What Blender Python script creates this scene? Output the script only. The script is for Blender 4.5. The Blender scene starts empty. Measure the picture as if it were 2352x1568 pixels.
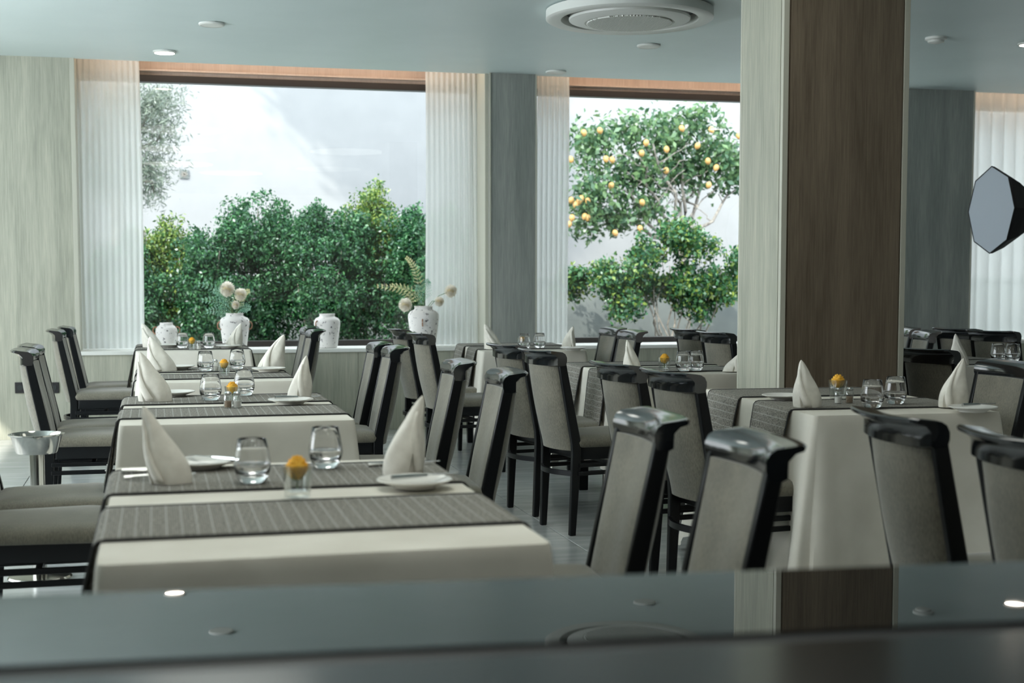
import bpy, math, random
import numpy as np
from mathutils import Vector, Matrix
random.seed(7); rng = np.random.default_rng(7)
sc = bpy.context.scene
PI = math.pi
# ------------------------------------------------------------------ camera
F = 3200.0; CX = 1176.0; CY = 880.0; HOR = 640.0
CAMH = 1.25; YAW = math.radians(14.3)
PITCH = math.atan((CY-HOR)/F)
cam_d = bpy.data.cameras.new('camera'); cam = bpy.data.objects.new('camera', cam_d)
sc.collection.objects.link(cam); sc.camera = cam
cam.location = (0, 0, CAMH)
cam.rotation_euler = (PI/2-PITCH, 0, -YAW)
cam_d.sensor_width = 36; cam_d.lens = F*36/2352
cam_d.shift_y = (CY-784)/2352
cam_d.clip_start = 0.05; cam_d.clip_end = 200
cam_d.dof.use_dof = True; cam_d.dof.focus_distance = 6.8; cam_d.dof.aperture_fstop = 3.6
# ------------------------------------------------------------------ light
w = bpy.data.worlds.new('world'); sc.world = w; w.use_nodes = True
bg = w.node_tree.nodes['Background']; bg.inputs[0].default_value = (0.87, 0.94, 1.0, 1); bg.inputs[1].default_value = 7.2
def sun(name, energy, rot, col, ang=1.0):
    l = bpy.data.lights.new(name, 'SUN'); l.energy = energy; l.color = col; l.angle = math.radians(ang)
    o = bpy.data.objects.new(name, l); o.rotation_euler = rot; sc.collection.objects.link(o); return o
sun('sun', 7.0, (math.radians(50), 0, math.radians(-52)), (1.0, 0.95, 0.86))
def area(name, loc, rot, sx, sy, power, col):
    l = bpy.data.lights.new(name, 'AREA'); l.shape = 'RECTANGLE'; l.size = sx; l.size_y = sy; l.energy = power; l.color = col
    o = bpy.data.objects.new(name, l); o.location = loc; o.rotation_euler = rot; sc.collection.objects.link(o); return o
# daylight by the left wall windows, and an added fill behind the camera
area('daylight_left', (-3.38, 7.1, 1.75), (0, -PI/2, 0), 2.0, 5.6, 45, (0.90, 0.98, 0.97))
area('fill_behind', (3.5, -2.45, 1.5), (PI/2, 0, 0), 13.0, 2.6, 30, (1.0, 0.99, 0.92))
# unseen disc lights added above the frame to brighten the nearer tabletops
for lx, ly, pw in ((0.35, 2.6, 17), (0.3, 5.0, 12), (2.6, 2.2, 2), (2.5, 5.2, 5), (0.3, 7.4, 8), (4.8, 3.4, 3), (1.2, 1.0, 9)):
    o_ = area('tabletop_fill', (lx, ly, 2.93), (0, 0, 0), 1.0, 1.0, pw, (0.98, 0.98, 0.90)); o_.data.shape = 'DISK'
sc.view_settings.view_transform = 'Standard'; sc.view_settings.look = 'None'
sc.view_settings.exposure = 0.0; sc.view_settings.gamma = 1; sc.view_settings.use_curve_mapping = False
sc.cycles.use_denoising = True
sc.cycles.max_bounces = 10; sc.cycles.transparent_max_bounces = 16; sc.cycles.transmission_bounces = 10
sc.cycles.sample_clamp_indirect = 4.0; sc.cycles.caustics_refractive = False; sc.cycles.caustics_reflective = False
# ------------------------------------------------------------------ helpers
Rcam = cam.rotation_euler.to_matrix()
def ray(u, v):
    return Rcam @ Vector(((u-CX)/F, -(v-CY)/F, -1))
def P(u, v, z=0.0):
    d = ray(u, v); t = (z-CAMH)/d.z
    return Vector((d.x*t, d.y*t, z))
def PY(u, v, Y):
    d = ray(u, v); t = Y/d.y
    return Vector((d.x*t, Y, CAMH+d.z*t))
def PD(u, v, D):
    d = ray(u, v); return Vector((0, 0, CAMH)) + d*D
def XY_(u, Y, v=600): return PY(u, v, Y).x

def new_mat(name):
    m = bpy.data.materials.new(name); m.use_nodes = True
    nt = m.node_tree; b = nt.nodes['Principled BSDF']; return m, nt, b
def simple(name, col, rough=0.5, metal=0.0, spec=0.5, **kw):
    m, nt, b = new_mat(name)
    b.inputs['Base Color'].default_value = (*col, 1); b.inputs['Roughness'].default_value = rough
    b.inputs['Metallic'].default_value = metal; b.inputs['Specular IOR Level'].default_value = spec
    for k, v in kw.items(): b.inputs[k.replace('_', ' ')].default_value = v
    return m
def noise_mat(name, c1, c2, scale=(1, 1, 1), nscale=5, rough=0.6, detail=6, bump=0.0, lo=0.35, hi=0.65, spec=0.4, metal=0.0):
    m, nt, b = new_mat(name); N = nt.nodes; L = nt.links
    tc = N.new('ShaderNodeTexCoord'); mp = N.new('ShaderNodeMapping'); mp.inputs['Scale'].default_value = scale
    no = N.new('ShaderNodeTexNoise'); no.inputs['Scale'].default_value = nscale; no.inputs['Detail'].default_value = detail
    cr = N.new('ShaderNodeValToRGB'); cr.color_ramp.elements[0].position = lo; cr.color_ramp.elements[1].position = hi
    cr.color_ramp.elements[0].color = (*c1, 1); cr.color_ramp.elements[1].color = (*c2, 1)
    L.new(tc.outputs['Object'], mp.inputs[0]); L.new(mp.outputs[0], no.inputs[0]); L.new(no.outputs[0], cr.inputs[0])
    L.new(cr.outputs[0], b.inputs['Base Color']); b.inputs['Roughness'].default_value = rough
    b.inputs['Specular IOR Level'].default_value = spec; b.inputs['Metallic'].default_value = metal
    if bump:
        bp = N.new('ShaderNodeBump'); bp.inputs['Strength'].default_value = bump; bp.inputs['Distance'].default_value = 0.01
        L.new(no.outputs[0], bp.inputs['Height']); L.new(bp.outputs[0], b.inputs['Normal'])
    return m
def grain_mat(name, c1, c2, c3, rough=0.5):
    """vertical wood / travertine grain"""
    m, nt, b = new_mat(name); N = nt.nodes; L = nt.links
    tc = N.new('ShaderNodeTexCoord')
    def nz(scale, ns, det):
        mp = N.new('ShaderNodeMapping'); mp.inputs['Scale'].default_value = scale
        no = N.new('ShaderNodeTexNoise'); no.inputs['Scale'].default_value = ns; no.inputs['Detail'].default_value = det; no.inputs['Roughness'].default_value = 0.65
        L.new(tc.outputs['Object'], mp.inputs[0]); L.new(mp.outputs[0], no.inputs[0]); return no
    a = nz((26, 26, 0.9), 5, 8); c = nz((3, 3, 0.25), 3, 4)
    mx = N.new('ShaderNodeMath'); mx.operation = 'ADD'; L.new(a.outputs[0], mx.inputs[0]); L.new(c.outputs[0], mx.inputs[1])
    cr = N.new('ShaderNodeValToRGB'); e = cr.color_ramp.elements
    mr = N.new('ShaderNodeMath'); mr.operation = 'MULTIPLY'; mr.inputs[1].default_value = 0.5; L.new(mx.outputs[0], mr.inputs[0])
    e[0].position = 0.38; e[0].color = (*c1, 1); e[1].position = 0.62; e[1].color = (*c3, 1)
    n = e.new(0.5); n.color = (*c2, 1)
    L.new(mr.outputs[0], cr.inputs[0]); L.new(cr.outputs[0], b.inputs['Base Color'])
    b.inputs['Roughness'].default_value = rough; b.inputs['Specular IOR Level'].default_value = 0.35
    bp = N.new('ShaderNodeBump'); bp.inputs['Strength'].default_value = 0.12; bp.inputs['Distance'].default_value = 0.004
    L.new(a.outputs[0], bp.inputs['Height']); L.new(bp.outputs[0], b.inputs['Normal'])
    return m
def glass_thin(name, ior=1.45, tint=(0.97, 1, 0.99)):
    m = bpy.data.materials.new(name); m.use_nodes = True; nt = m.node_tree; N = nt.nodes; L = nt.links
    N.clear(); out = N.new('ShaderNodeOutputMaterial'); mx = N.new('ShaderNodeMixShader'); fr = N.new('ShaderNodeFresnel')
    fr.inputs[0].default_value = ior; t = N.new('ShaderNodeBsdfTransparent'); t.inputs[0].default_value = (*tint, 1)
    g = N.new('ShaderNodeBsdfGlossy'); g.inputs['Roughness'].default_value = 0.0
    L.new(fr.outputs[0], mx.inputs[0]); L.new(t.outputs[0], mx.inputs[1]); L.new(g.outputs[0], mx.inputs[2]); L.new(mx.outputs[0], out.inputs[0])
    return m
def emis(name, col, s):
    m, nt, b = new_mat(name); b.inputs['Base Color'].default_value = (*col, 1)
    b.inputs['Emission Color'].default_value = (*col, 1); b.inputs['Emission Strength'].default_value = s; return m
def leaf_mat(name, c1, c2, trans=0.35):
    m = bpy.data.materials.new(name); m.use_nodes = True; nt = m.node_tree; N = nt.nodes; L = nt.links
    N.clear(); out = N.new('ShaderNodeOutputMaterial')
    g = N.new('ShaderNodeNewGeometry'); cr = N.new('ShaderNodeValToRGB')
    cr.color_ramp.elements[0].color = (*c1, 1); cr.color_ramp.elements[1].color = (*c2, 1)
    cr.color_ramp.elements[0].position = 0.2; cr.color_ramp.elements[1].position = 0.95
    L.new(g.outputs['Random Per Island'], cr.inputs[0])
    d = N.new('ShaderNodeBsdfDiffuse'); t = N.new('ShaderNodeBsdfTranslucent'); gl = N.new('ShaderNodeBsdfGlossy'); gl.inputs['Roughness'].default_value = 0.35
    gl.inputs[0].default_value = (0.9, 0.95, 1, 1)
    L.new(cr.outputs[0], d.inputs[0]); L.new(cr.outputs[0], t.inputs[0])
    m1 = N.new('ShaderNodeMixShader'); m1.inputs[0].default_value = trans; m2 = N.new('ShaderNodeMixShader'); m2.inputs[0].default_value = 0.03
    L.new(d.outputs[0], m1.inputs[1]); L.new(t.outputs[0], m1.inputs[2]); L.new(m1.outputs[0], m2.inputs[1]); L.new(gl.outputs[0], m2.inputs[2])
    L.new(m2.outputs[0], out.inputs[0]); return m

class MB:
    def __init__(s): s.v = []; s.f = []
    def add(s, vs, fs):
        n = len(s.v); s.v += [tuple(p) for p in vs]; s.f += [tuple(i+n for i in f) for f in fs]; return s
    def box(s, c, d, rz=0, M=None):
        hx, hy, hz = d[0]/2, d[1]/2, d[2]/2; vs = []
        for z in (-hz, hz):
            for x, y in ((-hx, -hy), (hx, -hy), (hx, hy), (-hx, hy)):
                p = Vector((x, y, z))
                if rz: p = Matrix.Rotation(rz, 3, 'Z') @ p
                if M is not None: p = M @ p
                vs.append(Vector(c)+p)
        return s.add(vs, [(3, 2, 1, 0), (4, 5, 6, 7), (0, 1, 5, 4), (1, 2, 6, 5), (2, 3, 7, 6), (3, 0, 4, 7)])
    def bbox(s, a, b): return s.box([(a[i]+b[i])/2 for i in range(3)], [abs(b[i]-a[i]) for i in range(3)])
    def loft(s, rings, cap0=True, cap1=True, closed=True):
        n = len(rings[0]); vs = [p for r in rings for p in r]; fs = []
        for i in range(len(rings)-1):
            for j in range(n if closed else n-1):
                k = (j+1) % n
                fs.append((i*n+j, i*n+k, (i+1)*n+k, (i+1)*n+j))
        if cap0: fs.append(tuple(reversed(range(n))))
        if cap1: fs.append(tuple((len(rings)-1)*n+j for j in range(n)))
        return s.add(vs, fs)
    def lathe(s, prof, c=(0, 0, 0), n=32, cap0=True, cap1=True, sx=1, sy=1):
        return s.loft([[(c[0]+r*sx*math.cos(2*PI*j/n), c[1]+r*sy*math.sin(2*PI*j/n), c[2]+z) for j in range(n)] for r, z in prof], cap0, cap1)
    def tube(s, pts, r, n=8, closed=False):
        pts = [Vector(p) for p in pts]; rings = []
        for i, p in enumerate(pts):
            if closed: t = pts[(i+1) % len(pts)]-pts[i-1]
            else: t = pts[min(i+1, len(pts)-1)]-pts[max(i-1, 0)]
            t.normalize(); a = t.cross(Vector((0, 0, 1)))
            if a.length < 0.05: a = t.cross(Vector((0, 1, 0)))
            a.normalize(); b = t.cross(a)
            rr = r[i] if isinstance(r, (list, tuple)) else r
            rings.append([p+a*rr*math.cos(2*PI*j/n)+b*rr*math.sin(2*PI*j/n) for j in range(n)])
        if closed: rings.append(rings[0]); return s.loft(rings, False, False)
        return s.loft(rings)
    def bar(s, secs):
        """secs: list of (center, dx, dy) rectangular sections stacked in z"""
        return s.loft([[(c[0]-dx/2, c[1]-dy/2, c[2]), (c[0]+dx/2, c[1]-dy/2, c[2]), (c[0]+dx/2, c[1]+dy/2, c[2]), (c[0]-dx/2, c[1]+dy/2, c[2])] for c, dx, dy in secs])
    def sphere(s, c, r, n=12, m=8, sx=1, sy=1, sz=1):
        return s.lathe([(r*max(math.sin(PI*i/m), 0.02), -r*sz*math.cos(PI*i/m)) for i in range(m+1)], c, n, True, True, sx, sy)
    def grid(s, pts, nu, nv):
        return s.add(pts, [(i*nv+j, (i+1)*nv+j, (i+1)*nv+j+1, i*nv+j+1) for i in range(nu-1) for j in range(nv-1)])
    def build(s, name, mat, parent=None, smooth=False, bevel=0, loc=None, rz=0, bseg=2, kind=None, label=None, angle=40, subsurf=0, solid=0):
        me = bpy.data.meshes.new(name); me.from_pydata([tuple(p) for p in s.v], [], s.f); me.update()
        if smooth:
            me.polygons.foreach_set('use_smooth', [True]*len(me.polygons))
            try: me.set_sharp_from_angle(angle=math.radians(angle))
            except Exception: pass
        me.materials.append(mat)
        o = bpy.data.objects.new(name, me); sc.collection.objects.link(o)
        if parent is not None: o.parent = parent
        if loc is not None: o.location = loc
        if rz: o.rotation_euler = (0, 0, rz)
        if solid: md = o.modifiers.new('s', 'SOLIDIFY'); md.thickness = solid; md.offset = 0
        if bevel: md = o.modifiers.new('b', 'BEVEL'); md.width = bevel; md.segments = bseg; md.limit_method = 'ANGLE'; md.angle_limit = math.radians(35)
        if subsurf: md = o.modifiers.new('u', 'SUBSURF'); md.levels = subsurf; md.render_levels = subsurf
        if kind: o['kind'] = kind
        if label: o['label'] = label
        return o
def tag(o, label, cat, group=None):
    o['label'] = label; o['category'] = cat
    if group: o['group'] = group
    return o
def empty(name, loc, rz=0):
    o = bpy.data.objects.new(name, None); sc.collection.objects.link(o); o.location = loc; o.rotation_euler = (0, 0, rz); o.empty_display_size = 0.05; return o
def copy_tree(o, parent=None):
    c = o.copy(); sc.collection.objects.link(c); c.parent = parent
    for ch in list(o.children): copy_tree(ch, c)
    return c

# ------------------------------------------------------------------ materials
M = {}
M['panel'] = grain_mat('panel_laminate', (0.31, 0.32, 0.26), (0.40, 0.405, 0.33), (0.49, 0.49, 0.40), 0.45)
M['panel_dark'] = grain_mat('column_laminate', (0.115, 0.088, 0.06), (0.165, 0.13, 0.092), (0.215, 0.172, 0.122), 0.45)
M['panel_grey'] = grain_mat('pillar_laminate', (0.22, 0.24, 0.225), (0.29, 0.31, 0.29), (0.37, 0.385, 0.355), 0.45)
M['edge_trim'] = simple('edge_trim', (0.50, 0.50, 0.42), 0.4)
M['ceiling'] = noise_mat('ceiling_paint', (0.62, 0.72, 0.72), (0.66, 0.76, 0.76), nscale=1.2, rough=0.42, spec=0.35)
M['white'] = simple('white_paint', (0.75, 0.76, 0.72), 0.45)
M['header'] = grain_mat('header_wood', (0.55, 0.42, 0.34), (0.62, 0.48, 0.39), (0.68, 0.54, 0.45), 0.5)
M['frame'] = simple('window_frame_metal', (0.035, 0.03, 0.028), 0.35, 0.3)
M['pane'] = glass_thin('window_glass', 1.5)
M['tile'] = noise_mat('floor_tile', (0.33, 0.35, 0.35), (0.45, 0.465, 0.46), (1, 6, 1), 2.2, rough=0.2, detail=8, spec=0.8)
M['grout'] = simple('grout', (0.07, 0.075, 0.075), 0.8)
M['wood'] = simple('black_lacquered_wood', (0.006, 0.007, 0.008), 0.30, 0, 0.25)
M['rail'] = simple('glossy_rail_lacquer', (0.006, 0.008, 0.010), 0.11, 0, 0.8, IOR=1.75)
def fabric(name, c1, c2, s=260):
    m, nt, b = new_mat(name); N = nt.nodes; L = nt.links
    tc = N.new('ShaderNodeTexCoord'); mp = N.new('ShaderNodeMapping'); mp.inputs['Scale'].default_value = (1, 1, 0.25)
    no = N.new('ShaderNodeTexNoise'); no.inputs['Scale'].default_value = s; no.inputs['Detail'].default_value = 3
    n2 = N.new('ShaderNodeTexNoise'); n2.inputs['Scale'].default_value = 9; n2.inputs['Detail'].default_value = 3
    L.new(tc.outputs['Object'], mp.inputs[0]); L.new(mp.outputs[0], no.inputs[0]); L.new(tc.outputs['Object'], n2.inputs[0])
    ad = N.new('ShaderNodeMath'); ad.operation = 'MULTIPLY_ADD'; ad.inputs[1].default_value = 0.35; L.new(n2.outputs[0], ad.inputs[0])
    ml = N.new('ShaderNodeMath'); ml.operation = 'MULTIPLY'; ml.inputs[1].default_value = 0.65; L.new(no.outputs[0], ml.inputs[0]); L.new(ml.outputs[0], ad.inputs[2])
    cr = N.new('ShaderNodeValToRGB'); cr.color_ramp.elements[0].position = 0.35; cr.color_ramp.elements[1].position = 0.65
    cr.color_ramp.elements[0].color = (*c1, 1); cr.color_ramp.elements[1].color = (*c2, 1)
    L.new(ad.outputs[0], cr.inputs[0]); L.new(cr.outputs[0], b.inputs['Base Color'])
    b.inputs['Roughness'].default_value = 0.8; b.inputs['Specular IOR Level'].default_value = 0.15
    b.inputs['Sheen Weight'].default_value = 0.35; b.inputs['Sheen Roughness'].default_value = 0.5
    bp = N.new('ShaderNodeBump'); bp.inputs['Strength'].default_value = 0.15; bp.inputs['Distance'].default_value = 0.002
    L.new(no.outputs[0], bp.inputs['Height']); L.new(bp.outputs[0], b.inputs['Normal']); return m
M['fabric'] = fabric('taupe_upholstery', (0.12, 0.115, 0.09), (0.215, 0.20, 0.155))
M['cloth'] = noise_mat('ivory_tablecloth', (0.68, 0.65, 0.57), (0.76, 0.73, 0.65), nscale=6, rough=0.85, spec=0.1, bump=0.05)
M['napkin'] = noise_mat('ivory_napkin', (0.74, 0.71, 0.63), (0.82, 0.79, 0.71), nscale=40, rough=0.85, spec=0.1)
def runner_mat():
    m, nt, b = new_mat('grey_woven_runner'); N = nt.nodes; L = nt.links
    tc = N.new('ShaderNodeTexCoord'); sep = N.new('ShaderNodeSeparateXYZ')
    at = N.new('ShaderNodeAttribute'); at.attribute_name = 'rc'; L.new(at.outputs['Vector'], sep.inputs[0])
    def line(sock, period, width):
        a = N.new('ShaderNodeMath'); a.operation = 'DIVIDE'; a.inputs[1].default_value = period; L.new(sock, a.inputs[0])
        f = N.new('ShaderNodeMath'); f.operation = 'FRACT'; L.new(a.outputs[0], f.inputs[0])
        c = N.new('ShaderNodeMath'); c.operation = 'LESS_THAN'; c.inputs[1].default_value = width; L.new(f.outputs[0], c.inputs[0]); return c
    l1 = line(sep.outputs[0], 0.030, 0.10); l2 = line(sep.outputs[0], 0.0045, 0.5); l3 = line(sep.outputs[1], 0.0045, 0.5)
    no = N.new('ShaderNodeTexNoise'); no.inputs['Scale'].default_value = 160; no.inputs['Detail'].default_value = 3
    L.new(tc.outputs['Object'], no.inputs[0])
    cr = N.new('ShaderNodeValToRGB'); cr.color_ramp.elements[0].position = 0.35; cr.color_ramp.elements[1].position = 0.7
    cr.color_ramp.elements[0].color = (0.13, 0.125, 0.11, 1); cr.color_ramp.elements[1].color = (0.42, 0.40, 0.35, 1)
    L.new(no.outputs[0], cr.inputs[0])
    mx = N.new('ShaderNodeMixRGB'); mx.inputs[2].default_value = (0.50, 0.49, 0.45, 1)
    k = N.new('ShaderNodeMath'); k.operation = 'MULTIPLY'; k.inputs[1].default_value = 0.7; L.new(l1.outputs[0], k.inputs[0])
    L.new(k.outputs[0], mx.inputs[0]); L.new(cr.outputs[0], mx.inputs[1])
    xo = N.new('ShaderNodeMath'); xo.operation = 'MULTIPLY'; L.new(l2.outputs[0], xo.inputs[0]); L.new(l3.outputs[0], xo.inputs[1])
    m2 = N.new('ShaderNodeMixRGB'); m2.blend_type = 'MULTIPLY'; m2.inputs[2].default_value = (0.45, 0.45, 0.45, 1)
    L.new(xo.outputs[0], m2.inputs[0]); L.new(mx.outputs[0], m2.inputs[1]); L.new(m2.outputs[0], b.inputs['Base Color'])
    b.inputs['Roughness'].default_value = 0.85; b.inputs['Specular IOR Level'].default_value = 0.2
    bp = N.new('ShaderNodeBump'); bp.inputs['Strength'].default_value = 0.3; bp.inputs['Distance'].default_value = 0.002
    L.new(xo.outputs[0], bp.inputs['Height']); L.new(bp.outputs[0], b.inputs['Normal'])
    return m
M['runner'] = runner_mat()
M['hem'] = simple('dark_hem', (0.02, 0.02, 0.02), 0.8)
M['china'] = simple('white_china', (0.78, 0.77, 0.72), 0.15, 0, 0.6)
M['steel'] = simple('polished_steel', (0.62, 0.63, 0.62), 0.16, 1.0)
M['brushed'] = simple('brushed_steel', (0.42, 0.42, 0.39), 0.14, 1.0)
M['glass'] = simple('clear_glass', (1, 1, 1), 0.0, 0, 0.5, Transmission_Weight=1.0, IOR=1.45)
M['thin'] = glass_thin('thin_glass', 1.5, (0.95, 0.97, 0.96))
_nt = M['thin'].node_tree; _lw = _nt.nodes.new('ShaderNodeLayerWeight'); _lw.inputs[0].default_value = 0.25
_mr = _nt.nodes.new('ShaderNodeMapRange'); _mr.inputs[3].default_value = 0.06; _mr.inputs[4].default_value = 0.85
_nt.links.new(_lw.outputs['Facing'], _mr.inputs[0]); _nt.links.new(_mr.outputs[0], [n for n in _nt.nodes if n.type == 'MIX_SHADER'][0].inputs[0])
M['water'] = simple('water', (1, 1, 1), 0.0, 0, 0.5, Transmission_Weight=1.0, IOR=1.33)
M['rose'] = noise_mat('yellow_petals', (0.80, 0.38, 0.03), (0.92, 0.55, 0.08), nscale=25, rough=0.6, spec=0.2)
M['green'] = simple('green_sepals', (0.08, 0.16, 0.05), 0.6)
M['salt'] = simple('salt', (0.75, 0.72, 0.68), 0.8)
M['pepper'] = noise_mat('ground_pepper', (0.22, 0.15, 0.10), (0.45, 0.33, 0.24), nscale=300, rough=0.9)
def vase_mat():
    m, nt, b = new_mat('speckled_ceramic'); N = nt.nodes; L = nt.links
    tc = N.new('ShaderNodeTexCoord'); no = N.new('ShaderNodeTexNoise'); no.inputs['Scale'].default_value = 34; no.inputs['Detail'].default_value = 5; no.inputs['Roughness'].default_value = 0.62
    L.new(tc.outputs['Object'], no.inputs[0])
    cr = N.new('ShaderNodeValToRGB'); e = cr.color_ramp.elements
    e[0].position = 0.355; e[0].color = (0.10, 0.09, 0.10, 1); e[1].position = 0.415; e[1].color = (0.78, 0.76, 0.74, 1)
    L.new(no.outputs[0], cr.inputs[0]); L.new(cr.outputs[0], b.inputs['Base Color']); b.inputs['Roughness'].default_value = 0.75
    bp = N.new('ShaderNodeBump'); bp.inputs['Strength'].default_value = 0.6; bp.inputs['Distance'].default_value = 0.004
    L.new(cr.outputs[0], bp.inputs['Height']); L.new(bp.outputs[0], b.inputs['Normal']); return m
M['vase'] = vase_mat()
M['rope'] = noise_mat('brown_rope', (0.28, 0.15, 0.09), (0.45, 0.27, 0.18), nscale=60, rough=0.9)

M['petal_core'] = simple('pale_flower_heart', (0.75, 0.66, 0.42), 0.7, 0, 0.1)

M['fern'] = leaf_mat('fern_green', (0.18, 0.38, 0.28), (0.42, 0.66, 0.50))
M['petal_white'] = leaf_mat('cream_petals', (0.88, 0.84, 0.75), (0.95, 0.92, 0.86), 0.5)
M['petal_yellow'] = leaf_mat('pale_yellow_florets', (0.75, 0.70, 0.35), (0.90, 0.85, 0.55), 0.5)
M['stem'] = simple('green_stem', (0.12, 0.20, 0.08), 0.6)
def sheer():
    m = bpy.data.materials.new('sheer_voile'); m.use_nodes = True; nt = m.node_tree; N = nt.nodes; L = nt.links
    N.clear(); out = N.new('ShaderNodeOutputMaterial')
    d = N.new('ShaderNodeBsdfDiffuse'); d.inputs[0].default_value = (0.82, 0.83, 0.80, 1)
    t = N.new('ShaderNodeBsdfTranslucent'); t.inputs[0].default_value = (0.80, 0.83, 0.82, 1)
    tr = N.new('ShaderNodeBsdfTransparent'); m1 = N.new('ShaderNodeMixShader'); m1.inputs[0].default_value = 0.42
    lw = N.new('ShaderNodeLayerWeight'); lw.inputs[0].default_value = 0.35
    mr = N.new('ShaderNodeMapRange'); mr.inputs[3].default_value = 0.86; mr.inputs[4].default_value = 0.99
    L.new(lw.outputs['Facing'], mr.inputs[0])
    m2 = N.new('ShaderNodeMixShader')
    L.new(d.outputs[0], m1.inputs[1]); L.new(t.outputs[0], m1.inputs[2]); L.new(mr.outputs[0], m2.inputs[0])
    L.new(tr.outputs[0], m2.inputs[1]); L.new(m1.outputs[0], m2.inputs[2]); L.new(m2.outputs[0], out.inputs[0]); return m
M['sheer'] = sheer()
M['led'] = emis('warm_led', (1.0, 0.70, 0.52), 8.0)
M['lamp'] = emis('lamp_lens', (1.0, 0.88, 0.74), 22.0)
M['plastic'] = simple('white_plastic', (0.72, 0.74, 0.70), 0.4)
M['dark_slot'] = simple('dark_slot', (0.02, 0.025, 0.025), 0.5)
M['counter'] = simple('black_glass_counter', (0.004, 0.006, 0.007), 0.015, 0, 0.5, IOR=2.0)
M['counter2'] = simple('dark_satin_glass', (0.006, 0.008, 0.009), 0.16, 0, 0.5, IOR=1.5)
M['black'] = simple('black_plastic', (0.012, 0.012, 0.013), 0.5)
M['black_cloth'] = simple('black_softbox_cloth', (0.012, 0.012, 0.014), 0.7)
M['diffuser'] = simple('grey_white_diffuser', (0.45, 0.50, 0.56), 0.6)
M['house'] = noise_mat('white_render', (0.235, 0.24, 0.245), (0.25, 0.255, 0.26), nscale=3, rough=0.9, spec=0.1)
M['lowwall'] = noise_mat('grey_garden_wall', (0.12, 0.135, 0.135), (0.15, 0.165, 0.16), nscale=3, rough=0.9, spec=0.1)
M['soil'] = noise_mat('garden_soil', (0.06, 0.055, 0.045), (0.10, 0.09, 0.07), nscale=8, rough=0.95)
M['bark'] = noise_mat('bark', (0.12, 0.11, 0.10), (0.26, 0.24, 0.21), (1, 1, 0.3), 30, rough=0.9)
M['lemon'] = simple('lemon_peel', (0.36, 0.215, 0.07), 0.5)

# ------------------------------------------------------------------ room shell
H = 2.95; YF = 11.42; YG = 11.92; YC = 11.72; SILL = 0.68
XL, XR, YB = -3.5, 10.5, -2.6
def struct(name, mb, mat, **k):
    o = mb.build(name, mat, **k); o['kind'] = 'structure'; return o
floor = struct('floor', MB().bbox((XL, YB, -0.15), (XR, YF+0.6, -0.004)), M['grout'])
TS = 0.9; tile_me = None; nx = int((XR-XL)/TS)+1; ny = int((YF-YB)/TS)+1
for i in range(nx):
    for j in range(ny):
        x0 = XL+i*TS; y0 = YB+j*TS; x1 = min(x0+TS, XR); y1 = min(y0+TS, YF)
        if x1-x0 < 0.05 or y1-y0 < 0.05: continue
        if tile_me is None or x1-x0 < TS-0.01 or y1-y0 < TS-0.01:
            t = MB().bbox((0.002, 0.002, -0.006), (x1-x0-0.002, y1-y0-0.002, 0)).build('tile', M['tile'], floor, bevel=0.0015, bseg=1)
            if tile_me is None: tile_me = t.data
        else:
            t = bpy.data.objects.new('tile', tile_me); sc.collection.objects.link(t); t.parent = floor
            md = t.modifiers.new('b', 'BEVEL'); md.width = 0.0015; md.segments = 1
        t.location = (x0, y0, 0)
# ceiling: main slab ends at a lip in front of the windows, a cove runs above the recess
struct('ceiling', MB().bbox((XL, YB, H), (XR, YF+0.03, H+0.25)), M['ceiling'])
cove = struct('ceiling_cove', MB().bbox((XL, YF+0.03, H+0.17), (XR, YG+0.3, H+0.25)), M['white'])
# left wall with a wide window band (out of frame), back wall, right wall
mb = MB(); mb.bbox((XL-0.2, YB, 0), (XL, YF+0.5, 0.6)); mb.bbox((XL-0.2, YB, 2.8), (XL, YF+0.5, H+0.2))
mb.bbox((XL-0.2, YB, 0.6), (XL, 4.1, 2.8)); mb.bbox((XL-0.2, 10.2, 0.6), (XL, YF+0.5, 2.8))
for y in (7.2,): mb.bbox((XL-0.2, y-0.1, 0.6), (XL, y+0.1, 2.8))
struct('wall_left', mb, M['panel'])
struct('wall_right', MB().bbox((XR, YB, 0), (XR+0.2, YF+0.5, H+0.2)), M['panel_grey'])
struct('wall_rear', MB().bbox((XL, YB-0.2, 0), (XR, YB, H+0.2)), M['panel_grey'])

xa = XY_(170, YF); xb = XY_(1126, YF-0.05); xc = XY_(1231, YF-0.05)
xd = XY_(2062, YF-0.05); xe = XY_(2229, YF-0.05)
# window wall: solid panel at the left end, low wall under the windows
def wall_panels(name, x0, x1, z0, z1, mat, n, y0=YF, y1=YG+0.1):
    base = struct(name, MB().bbox((x0, y0+0.012, z0), (x1, y1, z1)), mat)
    wdt = (x1-x0)/n
    for i in range(n):
        p = MB().bbox((x0+i*wdt+0.0015, y0, z0), (x0+(i+1)*wdt-0.0015, y0+0.012, z1)).build('panel', mat, base)
    return base
wall_panels('wall_window_end', XL, xa, 0, H, M['panel'], 3)
for x0, x1, n, nm in ((xa, xb, 3, 'wall_below_window'), (xc, xd, 3, 'wall_below_window'), (xe, XR, 3, 'wall_below_window')):
    wall_panels(nm, x0, x1, 0, SILL-0.03, M['panel'], n)
def sill(x0, x1): return struct('trim_sill', MB().bbox((x0, YF-0.02, SILL-0.03), (x1, YG+0.05, SILL)), M['white'], bevel=0.003)
sill(xa, xb); sill(xc, xd); sill(xe, XR)
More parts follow.
